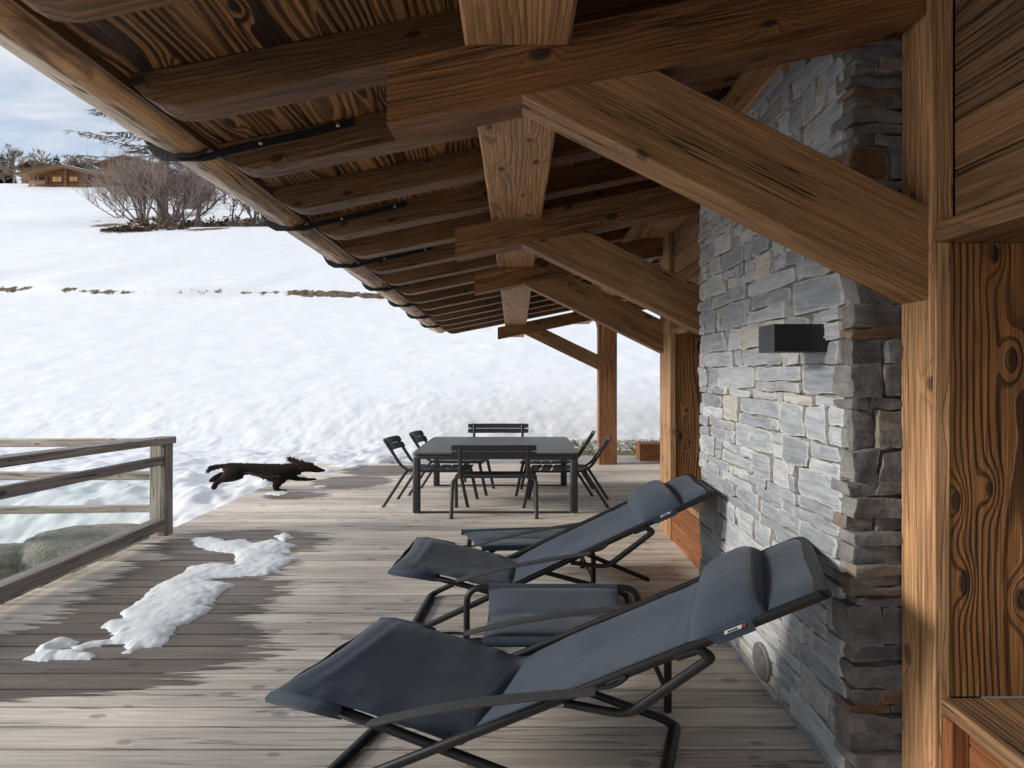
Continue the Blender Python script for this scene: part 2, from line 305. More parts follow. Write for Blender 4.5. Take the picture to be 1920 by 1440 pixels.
# ------------------------------------------------------------------ mesh builder
class MB:
    def __init__(s, xf=None):
        s.v, s.f, s.g, s.t, s.mi = [], [], [], [], []
        s.extra = {}; s.crisp = False
        s.xf = xf
    def add(s, verts, faces, gco=None, tint=0.5, mi=0):
        o = len(s.v)
        s.v += [Vector(v) for v in verts]
        s.f += [tuple(i + o for i in f) for f in faces]
        s.mi += [mi] * len(faces)
        s.g += list(gco) if gco is not None else [tuple(v) for v in verts]
        s.t += [tint] * len(verts) if not hasattr(tint, '__len__') else list(tint)
        return o
    def beam(s, o, ax, wv, hv, ch=0.008, seg=None, wob=0.002, tint=None, pith=None, bmin=None, mi=0, t0=0, t1=1, facet=None):
        o, ax, wv, hv = Vector(o), Vector(ax), Vector(wv), Vector(hv); s.crisp = True
        L, Wd, Ht = ax.length, wv.length, hv.length
        cw, chh = ch / Wd, ch / Ht
        if seg is None: seg = max(2, int(L / 0.35))
        loop = []
        for (a, b_) in ((0, 0), (1, 0), (1, 1), (0, 1)):
            sa, sb = (1 if a == 0 else -1), (1 if b_ == 0 else -1)
            p1 = (a, b_ + sb * chh); p2 = (a + sa * cw * .3, b_ + sb * chh * .3); p3 = (a + sa * cw, b_)
            loop += [p1, p2, p3] if (a, b_) in ((0, 0), (1, 1)) else [p3, p2, p1]
        n = len(loop)
        if pith is None:
            pith = (random.uniform(-.6, .6) * Wd, random.choice([-1, 1]) * random.uniform(.55, 1.3) * Ht)
        off = random.uniform(0, 60); so = Vector((random.uniform(0, 99), random.uniform(0, 99), random.uniform(0, 99)))
        tint = random.uniform(0.15, 0.85) if tint is None else tint
        st = list(np.linspace(0, 1, seg + 1))
        if bmin:
            st = sorted(set([0, .01, .02, .035, .05, .07, .09, .115, .14, .17, .2] + [x for x in st if x > .2]))
        vs, gs = [], []
        for q in st:
            bm = bmin(q * L) if bmin else 0.0
            for (a, b_) in loop:
                bb = b_ if not bm else bm + (1 - bm) * b_
                p = o + ax * q + wv * a + hv * bb
                if wob:
                    k = mn.noise_vector(Vector((q * L * 1.3, a * .5, b_ * .5)) + so) * wob
                    p = p + k
                vs.append(p)
                gs.append((q * L + off, (a - .5) * Wd + pith[0], (bb - .5) * Ht + pith[1]))
        fs = []
        m_ = len(st)
        for i in range(m_ - 1):
            for j in range(n):
                k = (j + 1) % n
                fs.append((i * n + j, i * n + k, (i + 1) * n + k, (i + 1) * n + j))
        fs.append(tuple(range(n - 1, -1, -1))); fs.append(tuple((m_ - 1) * n + j for j in range(n)))
        s.add(vs, fs, gs, tint, mi)
    def box(s, x0, x1, y0, y1, z0, z1, ch=0.006, axis='x', **k):
        if axis == 'x': s.beam((x0, y0, z0), (x1 - x0, 0, 0), (0, y1 - y0, 0), (0, 0, z1 - z0), ch, **k)
        elif axis == 'y': s.beam((x0, y0, z0), (0, y1 - y0, 0), (x1 - x0, 0, 0), (0, 0, z1 - z0), ch, **k)
        else: s.beam((x0, y0, z0), (0, 0, z1 - z0), (x1 - x0, 0, 0), (0, y1 - y0, 0), ch, **k)
    def tube(s, pts, r, n=10, fillet=0.0, closed=False, flat=1.0, cap=True):
        pts = [Vector(p) for p in pts]
        if fillet > 0:
            q = [pts[0]]
            for i in range(1, len(pts) - 1):
                a, b_, c = pts[i - 1], pts[i], pts[i + 1]
                d1, d2 = (a - b_), (c - b_)
                f = min(fillet, d1.length * .48, d2.length * .48)
                p1, p2 = b_ + d1.normalized() * f, b_ + d2.normalized() * f
                for k in range(6):
                    tt = k / 5; q.append(p1 * (1 - tt) ** 2 + b_ * 2 * tt * (1 - tt) + p2 * tt ** 2)
            q.append(pts[-1]); pts = q
        rr = r if hasattr(r, '__len__') else [r] * len(pts)
        if len(rr) != len(pts): rr = list(np.interp(np.linspace(0, 1, len(pts)), np.linspace(0, 1, len(rr)), rr))
        up = Vector((0, 0, 1)); vs, fs = [], []
        prev = None
        for i, p in enumerate(pts):
            tg = (pts[min(i + 1, len(pts) - 1)] - pts[max(i - 1, 0)]).normalized()
            if prev is None:
                x = tg.cross(up)
                if x.length < .05: x = tg.cross(Vector((0, 1, 0)))
                x.normalize()
            else:
                x = (prev - tg * prev.dot(tg)); x.normalize()
            prev = x; y = tg.cross(x)
            for k in range(n):
                a = 2 * math.pi * k / n
                vs.append(p + (x * math.cos(a) + y * math.sin(a) * flat) * rr[i])
        for i in range(len(pts) - 1):
            for k in range(n):
                fs.append((i * n + k, i * n + (k + 1) % n, (i + 1) * n + (k + 1) % n, (i + 1) * n + k))
        if cap:
            fs.append(tuple(range(n - 1, -1, -1))); fs.append(tuple((len(pts) - 1) * n + k for k in range(n)))
        s.add(vs, fs)
    def build(s, name, mat, parent=None, smooth=True, loc=None):
        me = bpy.data.meshes.new(name)
        vs = s.v
        if s.xf: vs = [s.xf(v) for v in vs]
        me.from_pydata([tuple(v) for v in vs], [], s.f)
        for mm in (mat if isinstance(mat, (list, tuple)) else [mat]): me.materials.append(mm)
        if isinstance(mat, (list, tuple)): me.polygons.foreach_set('material_index', s.mi)
        a = me.attributes.new('gco', 'FLOAT_VECTOR', 'POINT'); a.data.foreach_set('vector', np.array(s.g, dtype=np.float32).ravel())
        a = me.attributes.new('tint', 'FLOAT', 'POINT'); a.data.foreach_set('value', np.array(s.t, dtype=np.float32))
        for k, arr in s.extra.items():
            a = me.attributes.new(k, 'FLOAT', 'POINT'); a.data.foreach_set('value', np.array(arr, dtype=np.float32))
        bm = bmesh.new(); bm.from_mesh(me); bmesh.ops.recalc_face_normals(bm, faces=bm.faces); bm.to_mesh(me); bm.free()
        if smooth:
            me.shade_smooth(); me.set_sharp_from_angle(angle=math.radians(17 if s.crisp else 38))
        o = bpy.data.objects.new(name, me); COL.objects.link(o)
        if parent: attach(o, parent)
        return o
def attach(o, parent):
    o.parent = parent
    o.matrix_parent_inverse = Matrix.Translation(-wloc(parent))
def wloc(o):
    v = Vector(o.location)
    return v if o.parent is None else v
def tag(o, label=None, cat=None, group=None, kind=None):
    if label: o['label'] = label
    if cat: o['category'] = cat
    if group: o['group'] = group
    if kind: o['kind'] = kind
    return o
def thing(name, loc, label, cat, group=None):
    o = bpy.data.objects.new(name, None); COL.objects.link(o); o.location = loc
    o.empty_display_size = 0.2
    return tag(o, label, cat, group)
# children keep world coordinates: the parent inverse cancels the Empty's place

# ------------------------------------------------------------------ numpy noise
_T = rng.rand(256, 256)
def vnoise(x, y):
    xi, yi = np.floor(x).astype(int), np.floor(y).astype(int)
    fx, fy = x - xi, y - yi
    fx, fy = fx * fx * (3 - 2 * fx), fy * fy * (3 - 2 * fy)
    g = lambda i, j: _T[i & 255, j & 255]
    return (g(xi, yi) * (1 - fx) + g(xi + 1, yi) * fx) * (1 - fy) + (g(xi, yi + 1) * (1 - fx) + g(xi + 1, yi + 1) * fx) * fy - .5
def fbm(x, y, o=4):
    r, a = 0, 1.0
    for i in range(o):
        r = r + a * vnoise(x * 2 ** i + 17.3 * i, y * 2 ** i + 5.1 * i); a *= .52
    return r
def sstep(a, b, x):
    t = np.clip((x - a) / (b - a), 0, 1); return t * t * (3 - 2 * t)

# ------------------------------------------------------------------ terrain
def deck_edge(Y):
    return np.interp(Y, [0, 7.6, 8.2, 8.9, 9.4, 9.95, 10.8, 12], [-3.80, -3.80, -3.55, -3.02, -2.75, -2.5, -2.3, -1.9])
def track_y(X):
    return 25.6 - .055 * (X + 12) + .5 * fbm(X * .12, X * 0 + 3, 2)
def terrain(X, Y, detail=True):
    hill = .382 * np.maximum(Y - 11.6, 0)
    hill = np.where(Y < 14, .382 * np.maximum(Y - 11.6, 0) ** 1.0 * sstep(10.5, 14, Y), hill)
    ridge = 149 + 8 * fbm(X * .012, X * 0 + 9, 2)
    hill = np.where(Y > ridge, .382 * (ridge - 11.6) + .02 * (Y - ridge), hill)
    hill = hill + sstep(112, 146, Y) * 2.0 + 1.6 * fbm(X * .03, Y * .03, 3) * sstep(20, 60, Y) * sstep(170, 120, Y)
    ty = track_y(X)
    hill = hill + (.42 + .25 * fbm(X * .3, X * 0 + 8, 2)) * sstep(ty - .18, ty + .18, Y) * sstep(ty + 11, ty + .5, Y)
    # beside the terrace the ground falls away towards the viewer
    side = -.05 + 0 * X
    fall = sstep(7.9, 5.5, Y) * sstep(-3.7, -4.5, X)
    h = hill + side - .85 * fall - .05 * sstep(6.4, 5.7, Y)
    h = np.where(Y < 5.45, np.minimum(h, -.5 + 0 * h), h)
    near = sstep(40, 18, Y) * sstep(4, 6, Y)
    if detail:
        lump = .13 * np.maximum(fbm(X * 2.1, Y * 2.6, 4), -.2) + .05 * fbm(X * 6.5, Y * 7.5, 3) + .06 * np.maximum(fbm(X * 4.2 + 9, Y * 5.5, 4), -.05) * sstep(11, 8.5, Y)
        h = h + lump * (sstep(16, 9, Y) * .85 + .15) * near * sstep(24, 15, Y)
        h = h + .12 * fbm(X * .33, Y * .45, 4) * sstep(10, 16, Y) * sstep(60, 30, Y) * .6
        h = h + .03 * fbm(X * 1.1, Y * 1.8, 3) * sstep(12, 15, Y) * sstep(27, 20, Y)
        h = h + .12 * fbm(X * .25, Y * .35, 3) * sstep(28, 40, Y)
    e = deck_edge(Y) + .22 * fbm(X * 0 + 1.7, Y * 2.4, 3) + .1 * fbm(X * 3, Y * 5, 2)
    on = sstep(0.0, -.16, X - e)
    shelf = h.copy()
    edge_up = np.where(Y > 7.7, .05 * sstep(7.7, 8.5, Y) * sstep(12, 10.4, Y), 0)
    h = h + edge_up * on
    inside = 1 - on
    end = 12.0 + .5 * fbm(X * .6, X * 0 + 2, 3) - 1.4 * sstep(1.0, -.8, X)
    low = np.where(Y < 9.95, -.30, -.10)
    k = inside * sstep(end + .25, end - .05, Y)
    h = h * (1 - k) + low * k
    return h
def H1(x, y, detail=False):
    return float(terrain(np.array([float(x)]), np.array([float(y)]), detail)[0])
rows = list(np.linspace(-60, 3, 14)) + list(np.linspace(3.4, 5.3, 12)) + list(np.arange(5.4, 16, .065)) + list(np.geomspace(16.1, 40, 230)) + list(np.geomspace(40.6, 150, 90)) + [152, 155, 160, 170, 190, 230, 300, 420]
aa = np.linspace(-1, 1, 721)
vx, vy = [], []
for Y in rows:
    Wd = max(34, 1.5 * abs(Y) + 15)
    vx.append(Wd * (.5 * aa + .5 * aa ** 3) - 2.5 * (1 - abs(aa))); vy.append(np.full_like(aa, Y))
vx, vy = np.concatenate(vx), np.concatenate(vy)
vz = terrain(vx, vy)
nC = len(aa); nR = len(rows)
idx = np.arange(nR * nC).reshape(nR, nC)
faces = np.stack([idx[:-1, :-1], idx[:-1, 1:], idx[1:, 1:], idx[1:, :-1]], -1).reshape(-1, 4)
earth = np.zeros_like(vx)
earth += sstep(6.9, 5.6, vy) * sstep(-3.75, -3.95, vx) * .9 * sstep(1.0, 4.5, vy)
earth = np.maximum(earth, .62 * np.exp(-(((vx + 3.86) / .14) ** 2)) * np.exp(-((vy - 6.3) / .8) ** 2))
def at_slope(px, py):
    Y = 6.08 / (.382 - (CY - py) / 1000); return P(px, 0, Y).x, Y
gp = [(*at_slope(285, 429), 1.9, 4.5, .95), (*at_slope(238, 437), 2.2, 1.3, .85), (*at_slope(203, 419), 1.2, 1.8, .8), (*at_slope(268, 392), 2.6, 9, .62), (*at_slope(440, 408), 3.6, 6, .95),
      (*at_slope(392, 430), 1.6, 2.2, .85), (*at_slope(340, 400), 3.0, 8, .6), (*at_slope(490, 412), 2.4, 4, .85), (*at_slope(385, 372), 4, 8, .7), (*at_slope(330, 428), 1.6, 2.0, .7), (*at_slope(180, 414), .6, .8, .7)]
for (gx, gy, rx, ry, amp) in gp:
    earth = np.maximum(earth, amp * np.exp(-((vx - gx) / (rx * 1.5)) ** 2 - ((vy - gy) / (ry * 1.5)) ** 2))
earth = np.maximum(earth, ((vx > -3.7) & (vy < 10) & (vx > deck_edge(vy) + .35)) * 1.0)
tyv = track_y(vx)
tr = np.exp(-((vy - tyv) / .12) ** 2) * (.62 + .5 * sstep(-12, -9, vx) + .4 * fbm(vx * .35, vx * 0 + 4, 3))
earth = np.maximum(earth, np.minimum(tr, .8) * .9)
earth = np.maximum(earth, sstep(146, 152, vy) * (.45 + .5 * fbm(vx * .06, vy * .06, 3)))
earth = np.maximum(earth, .75 * np.exp(-((vx + 2.15) / .5) ** 2 - ((vy - 10.25) / .38) ** 2))
me = bpy.data.meshes.new('snow_slope'); me.from_pydata(np.stack([vx, vy, vz], -1).tolist(), [], faces.tolist())
a = me.attributes.new('earth', 'FLOAT', 'POINT'); a.data.foreach_set('value', earth.astype(np.float32))
me.materials.append(M['snow']); me.shade_smooth()
ground = bpy.data.objects.new('snow_ground', me); COL.objects.link(ground); tag(ground, kind='structure')

# ------------------------------------------------------------------ deck
mb = MB()
y = -1.2; pitch = .15
while y < 9.9:
    cuts = [-3.78]
    cuts.append(5.6)
    for x0, x1 in zip(cuts, cuts[1:]):
        ex = random.uniform(-.012, .012) if x0 == -3.78 else .002
        dz = random.uniform(-.0015, .0015)
        mb.beam((x0 + ex, y, -.03 + dz + random.uniform(-.001, .001)), (x1 - x0 - ex - .002, 0, 0), (0, pitch - .0115, 0), (0, 0, .03), .005, seg=max(2, int((x1 - x0) / 1.2)), wob=.0012,
                pith=(random.uniform(-.08, .08), random.choice([-1, 1]) * random.uniform(.03, .12)))
    y += pitch
deck = tag(mb.build('deck', M['deck']), kind='structure')
mb = MB(); mb.beam((-3.74, -1.2, -.23), (0, 11.1, 0), (.03, 0, 0), (0, 0, .18), .004)
for k in range(5): mb.beam((-3.4 + 1.8 * k, -1.2, -.21), (0, 11.1, 0), (.08, 0, 0), (0, 0, .17), .004)
tag(mb.build('deck_joists', M['rail']), kind='structure')
mb = MB(); mb.box(-2.0, 9, 9.97, 10.93, -.12, -.012, .01, seg=30, wob=.004)
tag(mb.build('paving', M['paving']), kind='structure')
# winter grass strip past the paving
mb = MB()
for k in range(9000):
    gx, gy = random.uniform(.2, 7.5), random.uniform(10.9, 12.35)
    gz = max(H1(gx, gy), -.1) if gy > 11.6 else -.1
    h = random.uniform(.03, .075); w = random.uniform(.01, .022); a = random.uniform(0, 6.28)
    dx, dy = math.cos(a) * w, math.sin(a) * w
    lx, ly = random.uniform(-.08, .08), random.uniform(-.06, .06)
    mb.add([(gx - dx, gy - dy, gz), (gx + dx, gy + dy, gz), (gx + lx, gy + ly, gz + h)], [(0, 1, 2)])
tag(mb.build('grass', M['grass'], smooth=False), kind='stuff')

# ------------------------------------------------------------------ the chalet and its roof
chalet = thing('chalet', (1.6, 2.0, 0), 'timber and stone chalet whose deep log eave and braces shelter the deck', 'building')
def sag(Y):
    d = Y - 2.36
    return -.02 * d - .0012 * d * max(d, 0)
def zb(X, Y): return 2.877 + .2 * (X + 1.475) + sag(Y)
RY = [2.36 + .69 * i for i in range(-6, 15)]
RX1 = 4.6
for i, Y in enumerate(RY):
    xl = -1.725 - .008 * (Y - 2.36) * 0 + random.uniform(-.012, .012)
    mb = MB()
    mb.beam((xl, Y, zb(xl, Y)), (RX1 - xl, 0, .2 * (RX1 - xl)), (0, .16, 0), (0, 0, .185), .006, seg=18, wob=.004,
            bmin=lambda m: .8 * max(0, 1 - m / .25) ** 2.4)
    mb.build('rafter', M['rafter'], chalet)
# soffit boards (grain runs along the eave)
mb = MB()
x = -1.80
while x < RX1:
    w = random.uniform(.24, .36)
    ys = [-2.2, random.uniform(2, 6), 12.55] if random.random() < .5 else [-2.2, 12.55]
    for y0, y1 in zip(ys, ys[1:]):
        n = 14; vs, gs, fs = [], [], []
        pv, ph, of, tn = random.uniform(-.1, .1), random.choice([-1, 1]) * random.uniform(.02, .10), random.uniform(0, 50), random.uniform(.2, .9)
        for k in range(n + 1):
            Y = y0 + (y1 - y0) * k / n
            for (dx, dz) in ((.002, .006), (.008, 0), (w - .008, 0), (w - .002, .006), (w - .002, .03), (.002, .03)):
                X = x + dx
                vs.append((X, Y, zb(X, Y) + .186 + dz)); gs.append((Y + of, dx - w / 2 + pv, dz + ph))
        for k in range(n):
            for j in range(6):
                fs.append((k * 6 + j, k * 6 + (j + 1) % 6, k * 6 + 6 + (j + 1) % 6, k * 6 + 6 + j))
        fs += [(0, 1, 2, 3, 4, 5), tuple(n * 6 + j for j in range(6))]
        mb.add(vs, fs, gs, tn)
    x += w
mb.build('soffit_boards', M['soffit'], chalet)
mb = MB(); vs, fs = [], []
n = 14
for k in range(n + 1):
    Y = -2.2 + 14.8 * k / n
    for (X, dz) in ((-1.85, .222), (RX1 + .3, .222), (RX1 + .3, .40), (-1.85, .40)):
        vs.append((X, Y, zb(X, Y) + dz))
for k in range(n):
    for j in range(4): fs.append((k * 4 + j, k * 4 + (j + 1) % 4, k * 4 + 4 + (j + 1) % 4, k * 4 + 4 + j))
fs += [(0, 1, 2, 3), tuple(n * 4 + j for j in range(4))]
mb.add(vs, fs); mb.build('roof_covering', M['roofdark'], chalet, smooth=False)
# eave lath between boards and gutter log
mb = MB(); vs, gs, fs = [], [], []
for k in range(31):
    Y = -2.2 + 14.75 * k / 30
    wobx = .006 * mn.noise(Vector((Y * 1.3, 5, 1)))
    for (X, dz) in ((-1.79, .150), (-1.755, .145), (-1.755, .185), (-1.79, .185)):
        vs.append((X + wobx, Y, zb(-1.75, Y) + dz)); gs.append((Y, X + 1.9, dz))
for k in range(30):
    for j in range(4): fs.append((k * 4 + j, k * 4 + (j + 1) % 4, k * 4 + 4 + (j + 1) % 4, k * 4 + 4 + j))
fs += [(0, 1, 2, 3), tuple(30 * 4 + j for j in range(4))]
mb.add(vs, fs, gs, .3); mb.build('eave_lath', M['rafter'], chalet)
# gutter log: half-round tree trunk, hewn flat on its outer lower side
prof = [(-1.765, 3.10), (-1.766, 3.06), (-1.776, 3.015), (-1.796, 2.978), (-1.824, 2.95), (-1.86, 2.932), (-1.90, 2.926), (-1.925, 2.930), (-1.931, 2.932), (-1.99, 2.952), (-2.05, 2.974), (-2.108, 2.998), (-2.114, 3.002),
        (-2.135, 3.04), (-2.14, 3.09), (-2.12, 3.16), (-1.80, 3.16)]
mb = MB(); vs, gs, fs = [], [], []; nP = len(prof); NY = 150
knY = [(1.95, 3, .02), (2.42, 4, .03), (3.5, 4, .026), (4.4, 6, .02), (5.6, 3, .018), (2.9, 12, .012), (7, 4, .02), (8.3, 5, .02)]
for k in range(NY + 1):
    Y = -2.2 + 14.9 * k / NY
    taper = 1 + .02 * math.sin(Y * .9) + .015 * math.sin(Y * 2.3 + 1)
    for j, (X, Z) in enumerate(prof):
        cx, cz = -1.94, 3.06
        d = mn.noise(Vector((Y * 1.1, j * .22, 3))) * .02 + mn.noise(Vector((Y * 4, j * .5, 8))) * .004
        for (ky, kj, ka) in knY: d += ka * math.exp(-((Y - ky) / .06) ** 2 - ((j - kj) / 1.2) ** 2)
        ex, ez = X - cx, Z - cz; l = math.hypot(ex, ez)
        if j > 14: d = 0
        if 8 <= j <= 11: d = d * .6 + .006 * mn.noise(Vector((Y * 7, j, 2)))
        XX, ZZ = cx + ex * taper + ex / l * d, cz + ez * taper + ez / l * d
        vs.append((XX, Y, ZZ + sag(Y) - sag(3.05) + .0)); gs.append((Y + 3, ex * .9, ez * .9))
mats = []
for k in range(NY):
    for j in range(nP):
        fs.append((k * nP + j, k * nP + (j + 1) % nP, k * nP + nP + (j + 1) % nP, k * nP + nP + j))
fs += [tuple(range(nP)), tuple(NY * nP + j for j in range(nP))]
mb.add(vs, fs, gs, .6)
for q in range(len(fs) - 2):
    if 8 <= q % nP <= 11: mb.mi[q] = 1
mb.build('gutter_log', [M['log'], M['hewn']], chalet)
for i, Y in enumerate(RY):
    if (i - 6) % 2 == 0 or Y < 0 : continue
    s_ = sag(Y) - sag(3.05)
    path = [(-.95, 3.118), (-1.2, 3.058), (-1.48, 2.996), (-1.66, 2.958), (-1.755, 2.925), (-1.80, 2.915), (-2.03, 2.915), (-2.085, 2.945), (-2.125, 2.99)]
    mb = MB(); vs, fs = [], []
    for (X, Z) in path:
        for (dy, dz) in ((-.012, -.021), (-.002, -.021), (-.002, .021), (-.012, .021)):
            vs.append((X, Y + dy, Z + s_ + dz))
    for k in range(len(path) - 1):
        for j in range(4): fs.append((k * 4 + j, k * 4 + (j + 1) % 4, k * 4 + 4 + (j + 1) % 4, k * 4 + 4 + j))
    fs += [(0, 1, 2, 3), tuple(len(path) * 4 - 4 + j for j in range(4))]
    mb.add(vs, fs)
    rod = []
    for (X, Z) in [(-1.745, 3.10), (-1.752, 3.02), (-1.775, 2.955), (-1.83, 2.922), (-1.94, 2.908), (-2.03, 2.945), (-2.11, 2.98), (-2.15, 3.05), (-2.155, 3.10)]:
        rod.append((X, Y - .028, Z + s_))
    mb.tube(rod, .011, 8, fillet=.02)
    stp = mb.build('gutter_strap', M['iron'], chalet)
    for X, Z in ((-1.04, 3.098), (-1.48, 2.996)):
        mb = MB(); mb.tube([(X, Y - .011, Z + s_), (X, Y - .016, Z + s_), (X, Y - .022, Z + s_)], [.014, .013, .006], 10)
        mb.build('bolt', M['bolt'], stp)
# principal beams with their braces and posts
PR = [  # Y, left X, bottom Z at the left end, height, right X
    (1.98, -.497, 2.611, .234, 1.50), (4.15, -.51, 2.582, .234, 1.50), (5.66, -.49, 2.524, .225, 4.4), (9.75, -.42, 2.295, .215, 4.6)]
for k, (Y, xl, z0, hh, xr) in enumerate(PR):
    mb = MB()
    mb.beam((xl, Y, z0), (xr - xl, 0, .204 * (xr - xl)), (0, .17, 0), (0, 0, hh), .008, seg=14, wob=.004, pith=(.05, -.06 if k != 1 else .05), tint=.5)
    mb.build('principal_beam', M['beam'], chalet)
def brace(tip, low, Yn, hgt, cutx, name='brace', yd=.15):
    # tip: lower near corner under the beam; low: lower corner at the post
    (x0, z0), (x1, z1) = tip, low
    sl = (z1 - z0) / (x1 - x0)
    # cut along the underside of the principal at the top, plumb at the post
    bs = .204
    dx = hgt / (bs - sl)                       # where the upper edge meets the beam
    vs, gs, fs = [], [], []
    off = random.uniform(0, 50)
    NS = 16
    ch = .006
    for k in range(NS + 1):
        q = k / NS
        for (yy, top) in ((0, 0), (0, 1), (1, 1), (1, 0)):
            for cc in (0, 1):
                yo = (ch if cc == (0 if (yy, top) in ((0, 0), (1, 1)) else 1) else 0)
                zo = ch - yo
                xa = x0 + dx * top
                X = xa + (x1 - xa) * q
                Z = (z0 + sl * (X - x0)) + hgt * top
                Yv = Yn + (yo if yy == 0 else yd - yo)
                Z = Z + (-zo if top else zo)
                w_ = .0025 * mn.noise(Vector((X * 2, yy * 3, top * 3 + off)))
                vs.append((X, Yv + w_, Z + w_)); gs.append((X * 1.12 + off, yy * yd - .03, (Z - z0 - sl * (X - x0)) - .36))
    for k in range(NS):
        for j in range(8): fs.append((k * 8 + j, k * 8 + (j + 1) % 8, k * 8 + 8 + (j + 1) % 8, k * 8 + 8 + j))
    fs += [tuple(range(8)), tuple(NS * 8 + j for j in range(8))]
    mb = MB(); mb.add(vs, fs, gs, .5); mb.crisp = True; return mb.build(name, M['brace'], chalet)
def brace_low(x0, z0, sl, x1): return (x1, z0 + sl * (x1 - x0))
pz = lambda k, X: PR[k][2] + .204 * (X - PR[k][1])
brace((.006, pz(0, .006) - .002), brace_low(.006, pz(0, .006), -.502, 1.512), 1.975, .35, 0)
brace((.012, pz(1, .012) - .002), brace_low(.012, pz(1, .012), -.492, 1.512), 4.145, .35, 0)
brace((.02, pz(2, .02) - .002), brace_low(.02, pz(2, .02), -.492, 1.512), 5.655, .345, 0)
brace((.07, pz(3, .07) - .002), brace_low(.07, pz(3, .07), -.485, 1.43), 9.745, .27, 0)
# posts
def post(x0, x1, y0, y1, z0, z1, mat='post', **k):
    mb = MB(); mb.box(x0, x1, y0, y1, z0, z1, .008, axis='z', seg=14, wob=.003, **k); return mb.build('post', M[mat], chalet)
post(1.51, 1.596, 1.963, 2.118, -.02, 3.42, pith=(.06, .06), tint=.7)
post(1.51, 1.64, 4.0, 4.3, -.02, 3.3, pith=(.06, .06), tint=.6)
post(1.512, 1.63, 5.44, 5.79, -.02, 3.3, pith=(.06, .06), tint=.6)
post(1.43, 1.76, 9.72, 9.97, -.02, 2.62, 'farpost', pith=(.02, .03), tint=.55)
# curved knee braces on the free post, along the wall plate
for sgn in (-1, 1):
    mb = MB(); vs, gs, fs = [], [], []
    NS = 12
    for k in range(NS + 1):
        q = k / NS; th = q * math.pi / 2
        cy = 9.845 + sgn * (.12 + 1.1 * (1 - math.cos(th))); cz = 1.75 + 1.12 * math.sin(th)
        ny, nz_ = math.sin(th) * 1.0, math.cos(th)
        wd = .12 + .03 * q
        for (dx, dd) in ((1.47, 0), (1.72, 0), (1.72, 1), (1.47, 1)):
            vs.append((dx, cy - sgn * dd * wd * nz_ * 1.0, cz + dd * wd * (math.sin(th)))); gs.append((q * 1.5, dx - 1.6, dd * .1 - .08))
    for k in range(NS):
        for j in range(4): fs.append((k * 4 + j, k * 4 + (j + 1) % 4, k * 4 + 4 + (j + 1) % 4, k * 4 + 4 + j))
    fs += [(0, 1, 2, 3), tuple(NS * 4 + j for j in range(4))]
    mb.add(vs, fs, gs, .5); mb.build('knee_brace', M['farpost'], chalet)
# purlins: the first lies on the principals, the second over the wall
def purlin(xa, xb, dxs, ymax, zoff):
    Ys = [-2.1, 0, PR[0][0] + .08, PR[1][0] + .08, PR[2][0] + .08, 7.5, PR[3][0] + .08, ymax]
    zs = np.interp(Ys, [p[0] + .08 for p in PR], [p[2] + p[3] + .204 * (xa - p[1]) for p in PR])
    zs[0] += .08; zs[1] += .04; zs[-1] -= .05
    yy = np.linspace(-2.1, ymax, 40); zz = np.interp(yy, Ys, zs)
    vs, gs, fs = [], [], []
    for Y, z in zip(yy, zz):
        w_ = .004 * mn.noise(Vector((Y, 2, xa)))
        sx = dxs * (Y - 2)
        top = zb(xb, Y) + .003
        for (X, Z) in ((xa, z + .014), (xa + .014, z), (xb - .014, z), (xb, z + .014), (xb, top), (xa, top - .2 * (xb - xa))):
            vs.append((X + sx + w_, Y, Z - zoff)); gs.append((Y, X - xa - .05, Z - z - .16))
    for k in range(len(yy) - 1):
        for j in range(6): fs.append((k * 6 + j, k * 6 + (j + 1) % 6, k * 6 + 6 + (j + 1) % 6, k * 6 + 6 + j))
    fs += [tuple(range(6)), tuple((len(yy) - 1) * 6 + j for j in range(6))]
    mb = MB(); mb.add(vs, fs, gs, .75); mb.crisp = True; return mb.build('purlin', M['purlin'], chalet)
purlin(-.208, .186, -.010, 12.4, 0)
purlin(1.285, 1.66, -.006, 12.4, 0)
# wall: clad parts, window openings with jamb panels, lintels and sills
def clad(x, y0, y1, z0, z1, bh=.185, mat='cladding', name='cladding'):
    mb = MB(); z = z0
    while z < z1 - .02:
        h = min(bh, z1 - z)
        mb.beam((x, y0, z + .002), (0, y1 - y0, 0), (.04, 0, 0), (0, 0, h - .004), .006, seg=12, wob=.003, pith=(random.uniform(-.1, .1), random.uniform(-.15, .15)))
        z += bh
    return mb.build(name, M[mat], chalet)
clad(1.598, -3.0, 1.961, 2.245, 3.72)
clad(1.565, 3.96, 5.44, 2.13, 3.55)
clad(1.60, -3.0, 1.961, -.02, .44, .19, 'plinth', 'plinth')
clad(1.53, 3.92, 5.44, -.02, .44, .22, 'plinth', 'plinth')
mb = MB()
z = -.02
while z < 3.9:
    mb.beam((1.64, 5.73, z), (3.6, 0, 0), (0, .04, 0), (0, 0, .18), .006, seg=8); z += .184
mb.build('end_cladding', M['cladding'], chalet)
def lintel(x0, y0, y1, z0, z1, x1=2.3):
    mb = MB(); mb.beam((x0, y0, z0), (0, y1 - y0, 0), (x1 - x0, 0, 0), (0, 0, z1 - z0), .006, seg=10, wob=.002, pith=(.1, .03), tint=.6)
    return mb.build('lintel', M['cladding'], chalet)
lintel(1.527, -3.0, 1.960, 2.165, 2.243)
lintel(1.527, 3.93, 5.436, 2.06, 2.128)
def jamb(x0, x1, y, z0, z1, tint, pv):
    mb = MB(); mb.beam((x0, y, z0), (0, 0, z1 - z0), (x1 - x0, 0, 0), (0, .05, 0), .005, seg=12, wob=.002, tint=tint, pith=(pv, -.05))
    return mb.build('jamb_panel', M['jamb'], chalet)
jamb(1.572, 2.3, 1.949, .505, 2.163, .5, .10)
